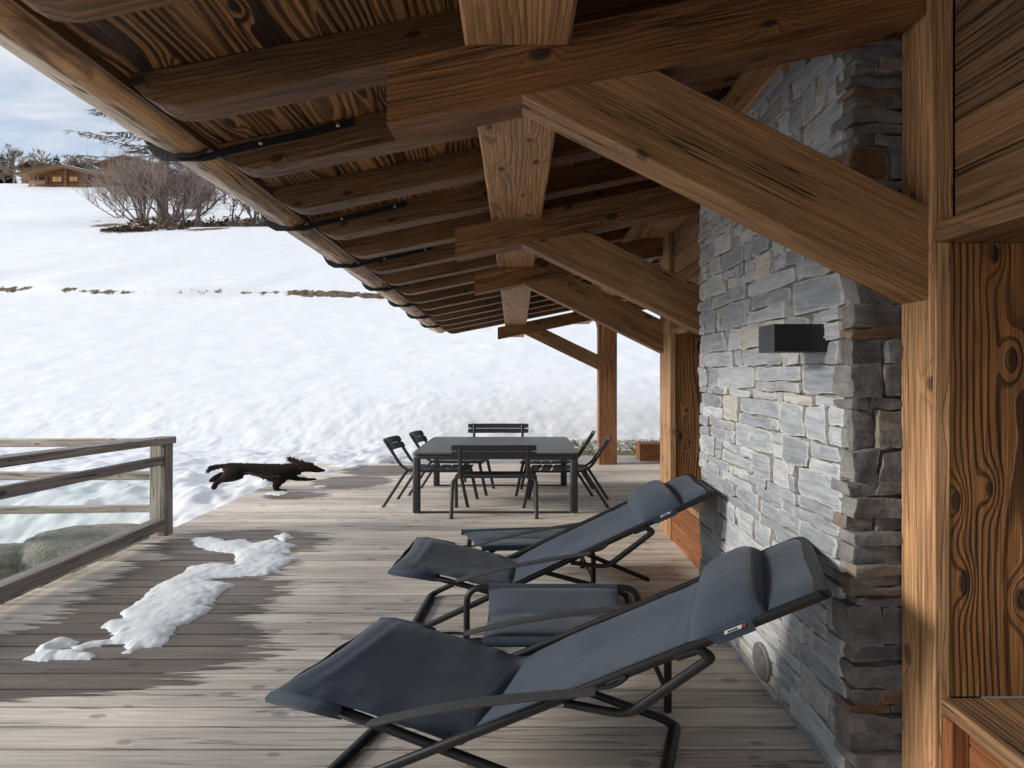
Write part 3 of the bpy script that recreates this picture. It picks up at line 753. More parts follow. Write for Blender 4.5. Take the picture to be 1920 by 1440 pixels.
jamb(1.565, 2.3, 5.40, .505, 2.058, .45, .12)
# edge strip between post and panel
for (y, zt) in ((1.945, 2.163), (5.39, 2.058)):
    mb = MB(); mb.beam((1.5125, y, .0), (0, 0, zt), (.057, 0, 0), (0, .016 if y < 3 else .05, 0), .004, seg=14, wob=.004, tint=.95, pith=(.02, .07)); mb.build('jamb_strip', M['post'], chalet)
for (x0, y0, y1) in ((1.536, -3.0, 1.945), (1.50, 3.92, 5.39)):
    mb = MB(); mb.beam((x0, y0, .445), (0, y1 - y0, 0), (2.3 - x0, 0, 0), (0, 0, .058), .006, seg=10, wob=.002, pith=(.2, .03), tint=.6); mb.build('sill', M['cladding'], chalet)
mb = MB(); mb.beam((1.536, 1.90, -.02), (0, 0, .462), (.062, 0, 0), (0, .042, 0), .004, seg=4, tint=.4); mb.build('sill_post', M['plinth'], chalet)
mb = MB(); mb.beam((2.3, -3.0, .4), (0, 4.95, 0), (.05, 0, 0), (0, 0, 1.9), .004, seg=4); mb.beam((2.3, 3.93, .4), (0, 1.5, 0), (.05, 0, 0), (0, 0, 1.8), .004, seg=4)
mb.build('window_backing', M['farglass'], chalet)
mb = MB()
for (ya, yb_, za, zb2) in ((-3.0, 1.95, 2.25, 3.9), (-3.0, 1.95, -.02, .44), (1.97, 3.9, -.02, 3.9), (3.93, 5.40, 2.14, 3.9), (3.93, 5.40, -.02, .44), (5.46, 5.72, -.02, 3.9)):
    mb.box(1.645, 1.70, ya, yb_, za, zb2, .004, axis='y', wob=0)
mb.build('inner_wall', M['roofdark'], chalet)
# back wall behind the viewer so the terrace end is closed by the building line
clad(1.62, -6.0, -3.0, -.02, 3.7)

# stone pier
def stone_box(mb, x0, x1, y0, y1, z0, z1, face, dark, rough=1.0):
    nx = 3 if face == 'x' else 6; ny = 7 if face == 'x' else 3; nz_ = 5
    c = Vector(((x0 + x1) / 2, (y0 + y1) / 2, (z0 + z1) / 2)); hx, hy, hz = (x1 - x0) / 2, (y1 - y0) / 2, (z1 - z0) / 2
    so = Vector((random.uniform(0, 99), random.uniform(0, 99), random.uniform(0, 99)))
    sk = random.uniform(-.10, .10); tp = random.uniform(-.14, .14); tilt = random.uniform(-.05, .05)
    pts = {}; vs, fs, gs, ed = [], [], [], []
    def vid(i, j, k):
        if (i, j, k) in pts: return pts[i, j, k]
        a, b_, g = 2 * i / nx - 1, 2 * j / ny - 1, 2 * k / nz_ - 1
        # rounded box
        q = Vector((a, b_, g)); e = 16.0
        l = (abs(a) ** e + abs(b_) ** e + abs(g) ** e) ** (1 / e); mx_ = max(abs(a), abs(b_), abs(g))
        q = q * (mx_ / l) if l > 0 else q
        if face == 'x': b2, run = q.y, hy
        else: b2, run = q.x, hx
        p = Vector((q.x * hx, q.y * hy, q.z * hz))
        p.z *= 1 + tp * b2
        p.z += tilt * b2 * run * .35
        if face == 'x': p.y += sk * q.z * hz
        else: p.x += sk * q.z * hz
        dn = mn.noise_vector((p + so) * 8) * .012 + mn.noise_vector((p + so) * 28) * .007
        p = p + dn * rough
        p = p + c
        pts[i, j, k] = len(vs); vs.append(p); gs.append(tuple(p * 1.0 + so))
        # closeness to the stone's visible outline
        eg = max(abs(b_ if face == 'x' else a), abs(g)); ed.append(max(0, (eg - .55) / .45))
        return pts[i, j, k]
    for j in range(ny):
        for k in range(nz_):
            for i in (0, nx): fs.append((vid(i, j, k), vid(i, j + 1, k), vid(i, j + 1, k + 1), vid(i, j, k + 1)))
    for i in range(nx):
        for k in range(nz_):
            for j in (0, ny): fs.append((vid(i, j, k), vid(i + 1, j, k), vid(i + 1, j, k + 1), vid(i, j, k + 1)))
    for i in range(nx):
        for j in range(ny):
            for k in (0, nz_): fs.append((vid(i, j, k), vid(i + 1, j, k), vid(i + 1, j + 1, k), vid(i, j + 1, k)))
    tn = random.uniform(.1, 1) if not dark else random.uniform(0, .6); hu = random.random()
    mb.add(vs, fs, gs, tn)
    for kk, val in (('hue', hu), ('dark', dark)): mb.extra.setdefault(kk, []).extend([val] * len(vs))
    mb.extra.setdefault('edge', []).extend(ed)
mb = MB()
XF, YN, YF = 1.315, 2.124, 3.92
rnd = random.Random(5)
z = -.06
while z < 3.34:
    h = rnd.choice([.045, .055, .07, .085, .10, .115, .135, .16])
    y = YN + .055 + rnd.uniform(-.02, .02)
    while y < YF - .02:
        L = rnd.choice([.07, .12, .2, .28, .36, .44, .52]) * rnd.uniform(.85, 1.15)
        if y + L > YF - .06: L = YF - y
        pr = rnd.uniform(-.016, .007)
        if h > .11 and (rnd.random() < .25 or (L < .15 and rnd.random() < .7)):
            hs = h * rnd.uniform(.4, .6)
            stone_box(mb, XF + pr, XF + .13, y, y + L - .006, z, z + hs - .004, 'x', 0.0)
            stone_box(mb, XF + pr + rnd.uniform(-.01, .012), XF + .13, y, y + L - .006, z + hs, z + h - .004, 'x', 0.0)
        else:
            stone_box(mb, XF + pr, XF + .13, y, y + L - .004, z, z + h - .003, 'x', 0.0)
        y += L
    # return face towards the viewer
    x = XF + rnd.uniform(-.008, .008); hh = h
    lam = [0, hh] if hh < .075 or rnd.random() < .45 else ([0, hh * rnd.uniform(.3, .7), hh] if rnd.random() < .6 else [0, hh * .28, hh * .63, hh])
    for l0, l1 in zip(lam, lam[1:]):
        xs_ = XF + rnd.uniform(-.012, .014)
        cut = [xs_, 1.552] if rnd.random() < .7 else [xs_, xs_ + rnd.uniform(.08, .17), 1.552]
        for x0, x1 in zip(cut, cut[1:]):
            py = rnd.uniform(-.014, .014)
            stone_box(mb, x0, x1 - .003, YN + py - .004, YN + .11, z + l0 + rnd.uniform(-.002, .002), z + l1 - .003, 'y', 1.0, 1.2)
    z += h
mb.build('stone_pier', M['stone'], chalet)
mb = MB(); mb.box(XF + .026, 1.56, YN + .03, YF - .02, -.06, 3.36, .01, axis='z', seg=10, wob=.01); mb.build('pier_mortar', M['mortar'], chalet)
# fixtures on the pier
lamp = thing('wall_lamp', (1.2, 2.35, 1.78), 'black box shaped up and down wall lamp fixed to the grey stone pier', 'wall lamp')
mb = MB(); mb.box(1.085, 1.318, 2.279, 2.43, 1.777, 1.897, .004, wob=0); mb.build('lamp_body', M['lampblack'], lamp)
mb = MB(); mb.box(1.318, 1.345, 2.29, 2.42, 1.785, 1.889, .003, wob=0); mb.build('wall_plate', M['lampblack'], lamp)
mb = MB(); mb.tube([(1.297, 2.278, 1.84), (1.297, 2.276, 1.84)], [.0035, .003], 10); mb.build('maker_mark', M['tagwhite'], lamp)
vent = thing('vent_cover', (1.30, 2.87, .04), 'small round grey vent cover low on the stone pier', 'vent')
mb = MB(); mb.tube([(1.32, 2.87, .134), (1.292, 2.87, .134), (1.286, 2.87, .134)], [.095, .095, .088], 28)
mb.build('vent_ring', M['vent'], vent)
mb = MB()
for k in range(-6, 7):
    zz = k * .0125; w = math.sqrt(max(.0001, .08 ** 2 - zz * zz))
    mb.box(1.281, 1.288, 2.87 - w, 2.87 + w, .134 + zz - .0035, .134 + zz + .0035, .001, axis='y', wob=0, seg=2)
mb.build('vent_grille', M['vent'], vent)
# timber beam block on the ground beyond the wall
mb = MB(); mb.beam((2.28, 10.2, -.03), (1.6, .05, 0), (0, .34, 0), (0, 0, .36), .02, seg=8, wob=.008, tint=.6)
tag(mb.build('timber_block', M['plinth']), 'short squared reddish timber block lying past the end of the wall', 'timber')

# ------------------------------------------------------------------ railing with glass
rail = thing('railing', (-3.74, 5.55, 0), 'weathered wooden railing with a clear glass panel along the deck edge', 'railing')
mb = MB(); mb.box(-3.83, -3.70, 5.50, 5.61, -.25, .985, .008, axis='z', wob=.003); mb.build('post', M['rail_pale'], rail)
mb = MB(); mb.box(-3.695, -3.655, 5.49, 5.615, -.02, .985, .008, axis='z', wob=.003); mb.build('post_facing', M['rail'], rail)
def railbar(pn, pf, w, h, name, mat='rail', ext=1.7):
    a, b_ = Vector(pn), Vector(pf); d = b_ - a
    a = a - d * ext; d = b_ - a
    m_ = MB(); m_.beam(a, d, (w, 0, 0), (0, 0, h), .01, wob=.004, tint=.5, seg=16); return m_.build(name, M[mat], rail)
railbar((-3.80, 3.74, 1.02), (-3.80, 5.625, .945), .17, .072, 'top_rail')
railbar((-3.76, 3.74, .79), (-3.76, 5.50, .735), .085, .085, 'middle_rail', 'rail')
railbar((-3.80, 3.74, .07), (-3.80, 5.50, .075), .14, .105, 'bottom_rail')
mb = MB(); vs = []
y0, y1 = .6, 5.50
mb.add([(-3.735, y0, .17), (-3.727, y0, .17), (-3.727, y1, .172), (-3.735, y1, .172), (-3.735, y0, .90), (-3.727, y0, .90), (-3.727, y1, .745), (-3.735, y1, .745)],
       [(0, 1, 2, 3), (4, 5, 6, 7), (0, 1, 5, 4), (2, 3, 7, 6), (1, 2, 6, 5), (0, 3, 7, 4)])
mb.build('glass_pane', M['glass'], rail, smooth=False)
for (za, zc, h, m_, y_) in ((.91, .91, .085, 'rail_pale', 5.60), (.575, .575, .085, 'rail_pale', 5.52), (.21, .235, .075, 'rail_pale', 5.52)):
    mb = MB(); mb.beam((-9.0, y_ - .08, za - .01), (5.19, .08, zc - za + .01), (0, .06, 0), (0, 0, h), .008, wob=.005, tint=.55); mb.build('side_rail', M[m_], rail)
mb = MB(); mb.box(-6.4, -6.25, 5.44, 5.58, -1.2, .93, .008, axis='z', wob=.003); mb.build('post', M['rail'], rail)

# ------------------------------------------------------------------ boulders
def boulder(cx, cy, cz, rx, ry, rz, seed, label):
    bm = bmesh.new(); bmesh.ops.create_icosphere(bm, subdivisions=5, radius=1)
    so = Vector((seed, seed * 2, seed * 3))
    for v in bm.verts:
        n = v.co.normalized()
        d = 1 + .22 * mn.noise(n * 1.3 + so) + .09 * mn.noise(n * 3.5 + so) + .03 * mn.noise(n * 9 + so)
        v.co = Vector((n.x * rx * d, n.y * ry * d, n.z * rz * d))
        if v.co.z > rz * .8: v.co.z = rz * .8 + (v.co.z - rz * .8) * .35
    me = bpy.data.meshes.new('boulder'); bm.to_mesh(me); bm.free(); me.materials.append(M['boulder']); me.shade_smooth()
    o = bpy.data.objects.new('boulder', me); COL.objects.link(o); o.location = (cx, cy, cz)
    return tag(o, label, 'boulder')
boulder(-4.72, 5.95, -.52, .92, .55, .52, 3, 'large rounded brown boulder behind the glass panel, close to the railing post')
boulder(-5.75, 5.55, -.60, .62, .5, .50, 8, 'grey mossy boulder behind the glass panel, farther from the railing post')

# ------------------------------------------------------------------ snow patches melting on the deck
def poly_sd(pts, X, Y):
    pts = np.array(pts); n = len(pts)
    d = np.full(X.shape, 1e9); inside = np.zeros(X.shape, bool)
    for i in range(n):
        a, b_ = pts[i], pts[(i + 1) % n]
        ex, ey = b_ - a; wx, wy = X - a[0], Y - a[1]
        t = np.clip((wx * ex + wy * ey) / (ex * ex + ey * ey + 1e-12), 0, 1)
        d = np.minimum(d, np.hypot(wx - ex * t, wy - ey * t))
        c = ((a[1] > Y) != (b_[1] > Y)) & (X < (b_[0] - a[0]) * (Y - a[1]) / (b_[1] - a[1] + 1e-12) + a[0])
        inside ^= c
    return np.where(inside, d, -d)
def snow_patch(poly, label, hmax=.034, res=.011, scale=3.0, org=(0, 960)):
    w = [D(org[0] + x / scale, org[1] + y / scale) for (x, y) in poly]
    w = [(p.x, p.y) for p in w]
    xs, ys = [p[0] for p in w], [p[1] for p in w]
    gx = np.arange(min(xs) - .06, max(xs) + .06, res); gy = np.arange(min(ys) - .06, max(ys) + .06, res * 1.0)
    X, Y = np.meshgrid(gx, gy)
    sd = poly_sd(w, X, Y) + .030 * fbm(X * 9, Y * 12, 3) + .022 * fbm(X * 26, Y * 34, 3)
    hgt = np.where(sd > 0, hmax * (1 - np.exp(-np.maximum(sd, 0) / .07)), sd * .8)
    hgt = hgt * (1 + .7 * fbm(X * 3.5, Y * 5.5, 3) * (sd > 0)) + .007 * fbm(X * 17, Y * 20, 4) * sstep(0, .04, sd) + .006
    hgt = np.maximum(hgt, -.012)
    vid = -np.ones(X.shape, int); vs, fs = [], []
    def gv(i, j):
        if vid[i, j] < 0: vid[i, j] = len(vs); vs.append((X[i, j], Y[i, j], hgt[i, j]))
        return vid[i, j]
    for i in range(X.shape[0] - 1):
        for j in range(X.shape[1] - 1):
            if hgt[i:i + 2, j:j + 2].max() > -.006: fs.append((gv(i, j), gv(i, j + 1), gv(i + 1, j + 1), gv(i + 1, j)))
    me = bpy.data.meshes.new('snow_patch'); me.from_pydata(vs, [], fs); me.materials.append(M['snowpatch']); me.shade_smooth()
    o = bpy.data.objects.new('snow_patch', me); COL.objects.link(o)
    return tag(o, label, 'snow', 'snow patches melting on the deck')
snow_patch([(1070, 150), (1200, 145), (1290, 165), (1370, 155), (1420, 180), (1530, 160), (1680, 190), (1610, 210), (1650, 230), (1580, 242), (1670, 262), (1600, 300), (1560, 330), (1500, 355), (1330, 365),
            (1200, 375), (1190, 390), (1320, 408), (1220, 470), (1190, 510), (1130, 525), (1175, 550), (1110, 600), (1000, 640), (970, 690), (900, 750), (800, 760), (740, 795), (700, 795), (720, 745), (610, 730),
            (650, 680), (575, 655), (600, 625), (700, 600), (680, 570), (790, 500), (820, 460), (900, 410), (1030, 345), (1060, 310), (1200, 290), (1320, 300), (1330, 260), (1310, 235), (1200, 220), (1100, 190)],
           'long ragged patch of melting snow, the largest on the dark wet boards')
snow_patch([(1545, 138), (1610, 122), (1645, 145), (1600, 165)], 'small lump of snow just beyond the far end of the long snow patch', .05)
snow_patch([(145, 825), (200, 795), (210, 770), (300, 735), (380, 712), (425, 738), (400, 758), (300, 778), (390, 776), (440, 778), (460, 800), (520, 812), (440, 818), (300, 828), (230, 838)],
           'small split snow patch at the near left of the wet boards', .045)
snow_patch([(390, 762), (500, 738), (620, 716), (650, 732), (560, 748), (430, 772)], 'thin sliver of snow linking the near patch to the long one', .02)
snow_patch([(930, 590), (1010, 570), (1180, 555), (1260, 565), (1220, 590), (1120, 610)], 'thin snow patch on the deck under the running dog', .02, scale=6.857, org=(360, 840))
snow_patch([(1560, 500), (1640, 485), (1740, 485), (1710, 505), (1620, 512)], 'thin snow patch on the deck ahead of the running dog', .02, scale=6.857, org=(360, 840))

# ------------------------------------------------------------------ loungers
def tubes(mb, pts, r=.0165, fil=.05): mb.tube(pts, r, 12, fillet=fil)
def lounger(O, el, ew, label, extra_leg, rear_s):
    O, el, ew = Vector(O), Vector(el), Vector(ew); Wr = .64
    def xf(v): return Vector((O.x + el[0] * v[0] + ew[0] * v[1] / Wr, O.y + el[1] * v[0] + ew[1] * v[1] / Wr, v[2]))
    c = xf((.4, Wr / 2, 0)); root = thing('sun_lounger', c, label, 'sun lounger', 'padded folding loungers on the deck')
    Bz = lambda s: .82 * (s + .1) + .018
    Az = lambda s: .018 + .352 * (1 - s / rear_s)
    def frame(name, pts, fil=.07, r=.0165):
        mb = MB(xf); mb.tube(pts, r, 12, fillet=fil); return mb.build(name, M['frame'], root)
    # back frame: one long bent tube from the front floor bar up to the head, both sides
    frame('back_frame', [(1.0, 0, Bz(1.0)), (-.02, 0, Bz(-.02)), (-.1, .0, .017), (-.1, Wr, .017), (-.02, Wr, Bz(-.02)), (1.0, Wr, Bz(1.0)), (1.0, 0, Bz(1.0))], .05)
    ii = .022
    frame('seat_frame', [(-.14, ii, .402), (0, ii, Az(0)), (rear_s - .03, ii, .045), (rear_s, ii, .017), (rear_s, Wr - ii, .017), (rear_s - .03, Wr - ii, .045), (0, Wr - ii, Az(0)), (-.14, Wr - ii, .402), (-.14, ii, .402)], .04)
    for t in (-.005, Wr + .005):
        frame('support_bracket', [(.715, t, Bz(.715) - .012), (.765, t, Bz(.755) - .01), (.785, t, Bz(.765) - .05), (.62, t, .455), (.49, t, Bz(.49) - .02)], .035, .014)
    if extra_leg:
        w0 = xf((.42, Wr, .43)); m_ = MB(); m_.tube([w0, (1.03, 4.30, .018)], .018, 12); m_.build('rear_leg', M['frame'], root)
    # armrest straps
    for t, sg in ((-.03, -1), (Wr + .03, 1)):
        mb = MB(xf)
        n = 18; vs, fs, gs = [], [], []
        for k in range(n + 1):
            q = k / n; s_ = .075 + .485 * q
            z = .372 + (.552 - .372) * q + .026 * math.sin(math.pi * q) * (1 - .5 * q)
            w = .030 if q > .03 else .018
            if q > .72: w = .026
            for (dy, dz) in ((-w, -.012), (-w * .6, -.006), (w * .6, -.006), (w, -.012), (w, -.018), (w * .6, -.013), (-w * .6, -.013), (-w, -.018)):
                vs.append((s_, t + dy, z + dz + .012))
        for k in range(n):
            for j in range(8): fs.append((k * 8 + j, k * 8 + (j + 1) % 8, k * 8 + 8 + (j + 1) % 8, k * 8 + 8 + j))
        fs += [tuple(range(8)), tuple(n * 8 + j for j in range(8))]
        mb.add(vs, fs); ar = mb.build('armrest', M['strap'], root)
        mb = MB(xf); mb.tube([(.0, t + .025 * -sg, Az(0) + .005), (.05, t, .372), (.085, t, .368)], .007, 8, fillet=.02)
        mb.build('armrest_hook', M['frame'], ar)
        mb = MB(xf); mb.tube([(.56, t, .556), (.60, t, .572), (.625, t - sg * .012, Bz(.61) + .008), (.58, t - sg * .016, Bz(.57) + .0)], .006, 8, fillet=.02)
        mb.build('armrest_buckle', M['frame'], ar)
    # sling: padded cloth from the front bar, over the seat fold, up the back and round the head bar
    prof = [(-.178, .418, 1.0), (-.165, .440, 1.0), (-.12, .440, 1.0), (-.05, .418, 1.0), (.04, .386, 1), (.12, .352, 1), (.19, .318, 1), (.235, .298, 1), (.255, .2905, 1), (.275, .303, 1),
            (.31, .340, 1), (.40, .423, .99), (.5, .507, .97), (.6, .590, .96), (.68, .656, .96), (.72, .690, .98), (.76, .723, 1.03), (.82, .775, 1.045), (.885, .835, 1.045), (.93, .876, 1.045), (.965, .905, 1.04), (.99, .915, 1.03), (1.012, .908, 1.01)]
    ps = np.array(prof); arc = np.concatenate([[0], np.cumsum(np.hypot(np.diff(ps[:, 0]) * 1.0, np.diff(ps[:, 1])))])
    NS, NTc = 110, 26
    uu = np.linspace(0, arc[-1], NS + 1)
    S = np.interp(uu, arc, ps[:, 0]); Z = np.interp(uu, arc, ps[:, 1]); Wf = np.interp(uu, arc, ps[:, 2])
    # smooth slightly but keep the fold
    ker = np.array([1, 2, 3, 2, 1]) / 9
    Zs = np.convolve(np.pad(Z, 2, 'edge'), ker, 'valid'); Ss = np.convolve(np.pad(S, 2, 'edge'), ker, 'valid')
    def half(side):
        vs, gs = [], []
        for i in range(NS + 1):
            seat = Ss[i] < .262
            for j in range(NTc + 1):
                q = j / NTc; e = (2 * q - 1)
                inner = .012 if seat and Ss[i] > -.03 else .004
                t = Wr / 2 + (Wr / 2 - inner) * Wf[i] * e
                pad = (1 - abs(e) ** 5)
                sagz = -.018 * (1 - e * e) if not seat else -.030 * (1 - e * e) * math.exp(-((Ss[i] - .08) / .16) ** 2)
                if .262 < Ss[i] < .72: sagz -= .012 * (1 - e * e)
                fold = math.exp(-((Ss[i] - .262) / .018) ** 2) * .012
                thick = (.040 if Ss[i] < .88 else .062) if Ss[i] > -.1 else .026
                wr = .003 * mn.noise(Vector((Ss[i] * 9, t * 7, 3))) + .004 * mn.noise(Vector((Ss[i] * 30, e * 2, 9))) * (abs(e) > .75)
                if seat and .1 < Ss[i]: wr += .006 * math.sin((Ss[i]) * 60 + e * 3) * abs(e) ** 3 * .6
                z = Zs[i] + sagz + (pad * thick * .55 - fold + wr if side > 0 else -pad * thick * .45)
                # front hem curls down at the corners
                # edges hug the tubes
                vs.append((Ss[i] + .022 * (1 - e * e) * max(0, min(1, (-.06 - Ss[i]) / .1)), t, z)); gs.append((uu[i] * 1.0, t, 0 if side > 0 else .1))
        return vs, gs
    v1, g1 = half(1); v2, g2 = half(-1)
    n1 = len(v1); fs = []
    ix = lambda i, j, o: o + i * (NTc + 1) + j
    for i in range(NS):
        for j in range(NTc):
            fs.append((ix(i, j, 0), ix(i + 1, j, 0), ix(i + 1, j + 1, 0), ix(i, j + 1, 0)))
            fs.append((ix(i, j, n1), ix(i, j + 1, n1), ix(i + 1, j + 1, n1), ix(i + 1, j, n1)))
        for j in (0, NTc): fs.append((ix(i, j, 0), ix(i + 1, j, 0), ix(i + 1, j, n1), ix(i, j, n1)))
    for j in range(NTc):
        for i in (0, NS): fs.append((ix(i, j, 0), ix(i, j + 1, 0), ix(i, j + 1, n1), ix(i, j, n1)))
    mb = MB(xf); mb.add(v1 + v2, fs, g1 + g2, .5); sling = mb.build('sling', M['fabric'], root)
    # hem flap wrapped under the front bar
    mb = MB(xf)
    vs, fs, gs = [], [], []
    fl = [(-.178, .418), (-.176, .402), (-.15, .392), (-.08, .376), (-.03, .362), (.0, .355)]
    for (a_, z_) in fl:
        for j in range(15):
            t = Wr * (.005 + .99 * j / 14); vs.append((a_, t, z_ - .004 * math.sin(j * 1.3))); gs.append((a_, t, .3))
    for i in range(len(fl) - 1):
        for j in range(14): fs.append((i * 15 + j, i * 15 + j + 1, i * 15 + 16 + j, i * 15 + 15 + j))
    for e_ in (0, 14):
        t = Wr * (.005 + .99 * e_ / 14); k0 = len(vs)
        pl_ = [(-.178, .418), (-.165, .444), (-.12, .446), (-.05, .424), (.0, .404), (.0, .355), (-.03, .362), (-.08, .376), (-.15, .392), (-.176, .402)]
        for (a_, z_) in pl_: vs.append((a_, t, z_)); gs.append((a_, z_, .3))
        fs.append(tuple(range(k0, k0 + len(pl_))))
    mb.add(vs, fs, gs); o = mb.build('hem', M['fabric'], sling)
    sm = o.modifiers.new('thick', 'SOLIDIFY'); sm.thickness = .006
    # pillow with its side strap and tag
    mb = MB(xf); vs, fs, gs = [], [], []
    na, nb = 22, 26
    for side in (1, -1):
        for i in range(na + 1):
            for j in range(nb + 1):
                a_, e = 2 * i / na - 1, 2 * j / nb - 1
                s_ = .815 + .078 * a_ * (1 - .03 * e * e); t = Wr / 2 + (Wr / 2 + .012) * e * (1 - .015 * a_ * a_)
                pf = ((1 - abs(a_) ** 3.2) ** .6) * ((1 - abs(e) ** 5) ** .6)
                base = np.interp(s_, ps[:, 0], ps[:, 1]) + .014
                h = base + (.092 * pf if side > 0 else -.006)
                h += .003 * mn.noise(Vector((a_ * 2, e * 3, 5)))
                vs.append((s_ - .02 * pf * side * .6, t, h)); gs.append((s_, t, .5))
    n1 = (na + 1) * (nb + 1); iy = lambda i, j, o: o + i * (nb + 1) + j
    for i in range(na):
        for j in range(nb):
            fs.append((iy(i, j, 0), iy(i + 1, j, 0), iy(i + 1, j + 1, 0), iy(i, j + 1, 0)))
            fs.append((iy(i, j, n1), iy(i, j + 1, n1), iy(i + 1, j + 1, n1), iy(i + 1, j, n1)))
        for j in (0, nb): fs.append((iy(i, j, 0), iy(i + 1, j, 0), iy(i + 1, j, n1), iy(i, j, n1)))
    for j in range(nb):
        for i in (0, na): fs.append((iy(i, j, 0), iy(i, j + 1, 0), iy(i, j + 1, n1), iy(i, j, n1)))
    mb.add(vs, fs, gs); pil = mb.build('pillow', M['fabric'], root)
    for t, sg in ((-.022, -1), (Wr + .022, 1)):
        mb = MB(xf); vs, gs = [], []
        for (s_, z_) in ((.775, .765), (.862, .838), (.872, .795), (.80, .737)):
            for d in (0, .006): vs.append((s_, t + sg * d, z_)); gs.append((s_, z_, .7))
        mb.add(vs, [(0, 2, 4, 6), (1, 3, 5, 7), (0, 1, 3, 2), (2, 3, 5, 4), (4, 5, 7, 6), (6, 7, 1, 0)], gs)
        mb.build('pillow_strap', M['fabric'], pil)
    def tagbox(s0, s1, u0, u1, mat, name, d=.0085):
        mb = MB(xf); f = lambda s_, u_: (s_, -.022 - d, .772 + .8 * (s_ - .80) + u_)
        g = lambda s_, u_: (s_, -.022 - d + .002, .772 + .8 * (s_ - .80) + u_)
        mb.add([f(s0, u0), f(s1, u0), f(s1, u1), f(s0, u1), g(s0, u0), g(s1, u0), g(s1, u1), g(s0, u1)], [(0, 1, 2, 3), (4, 5, 6, 7), (0, 1, 5, 4), (1, 2, 6, 5), (2, 3, 7, 6), (3, 0, 4, 7)])
        return mb.build(name, mat, pil, smooth=False)
    tagbox(.812, .845, -.006, .006, M['tagwhite'], 'woven_tag')
    tagbox(.818, .837, -.0025, .0025, M['tagdark'], 'tag_mark', .0095)
    tagbox(.847, .852, -.004, .006, M['tagred'], 'tag_stripe', .0088)
    return root
lounger((-.69, 2.05), (1.74, -.20), (.265, .63), 'nearest dark blue padded lounger with its head against the corner of the stone pier', False, .67)
lounger((-.537, 3.40), (1.75, -.02), (.043, .62), 'farther dark blue padded lounger, its head at the far edge of the stone pier', True, .74)

def footstool(c_nl, c_nr, c_fl, c_fr, zt, label, leg_in):
    nl, nr, fl, fr = [Vector((*p, 0)) for p in (c_nl, c_nr, c_fl, c_fr)]
    root = thing('footstool', (nl + nr + fl + fr) / 4, label, 'footstool', 'padded footstools of the loungers')
    def at(a, b_): return (nl * (1 - a) + nr * a) * (1 - b_) + (fl * (1 - a) + fr * a) * b_
    # cloth
    vs, fs, gs = [], [], []; na, nb = 36, 22
    for side in (1, -1):
        for i in range(na + 1):
            for j in range(nb + 1):
                a, b_ = i / na, j / nb; e = 2 * b_ - 1; ea = 2 * a - 1
                pad = (1 - abs(e) ** 6) * (1 - abs(ea) ** 8)
                cre = .012 * math.exp(-((b_ - .42 - .05 * math.sin(a * 5)) / .035) ** 2)
                # sides pulled in between the bars
                aa_ = .5 + (a - .5) * (1 - .035 * (1 - e * e))
                p = at(aa_, b_)
                z = zt - .016 * (1 - e * e) + (pad * .026 - cre + .003 * mn.noise(Vector((a * 6, b_ * 4, 2))) if side > 0 else -.012 * pad)
                vs.append((p.x, p.y, z)); gs.append((a * .55, b_ * .6, 0))
    n1 = (na + 1) * (nb + 1); iy = lambda i, j, o: o + i * (nb + 1) + j
    for i in range(na):
        for j in range(nb):
            fs.append((iy(i, j, 0), iy(i + 1, j, 0), iy(i + 1, j + 1, 0), iy(i, j + 1, 0)))
            fs.append((iy(i, j, n1), iy(i, j + 1, n1), iy(i + 1, j + 1, n1), iy(i + 1, j, n1)))
        for j in (0, nb): fs.append((iy(i, j, 0), iy(i + 1, j, 0), iy(i + 1, j, n1), iy(i, j, n1)))
    for j in range(nb):
        for i in (0, na): fs.append((iy(i, j, 0), iy(i, j + 1, 0), iy(i, j + 1, n1), iy(i, j, n1)))
    mb = MB(); mb.add(vs, fs, gs); cl = mb.build('cushion', M['fabric'], root)
    for b_, nm in ((0, 'hem'), (1, 'hem')):
        mb = MB(); mb.tube([at(.0, b_) + Vector((0, 0, zt)), at(1, b_) + Vector((0, 0, zt))], .024, 14); mb.build(nm, M['fabric'], cl)
    for b_ in (0, 1):
        p0, p1 = at(-leg_in, b_), at(1 + leg_in, b_)
        mb = MB(); mb.tube([p0 + Vector((0, 0, .0)), p0 + Vector((0, 0, zt)), p1 + Vector((0, 0, zt)), p1], .020, 12, fillet=.10); mb.build('leg_frame', M['frame'], root)
    for a in (-leg_in, 1 + leg_in):
        mb = MB(); mb.tube([at(a, 0) + Vector((0, 0, .09)), at(a, 1) + Vector((0, 0, .09))], .015, 10); mb.build('stretcher', M['frame'], root)
    return root
footstool((-.19, 2.66), (.60, 2.66), (-.20, 3.33), (.60, 3.33), .345, 'dark blue footstool standing between the two loungers', .17)
footstool((-.30, 4.10), (.62, 4.14), (-.50, 4.50), (.60, 4.62), .34, 'dark blue footstool behind the farther lounger, nearest the dining table', -.06)

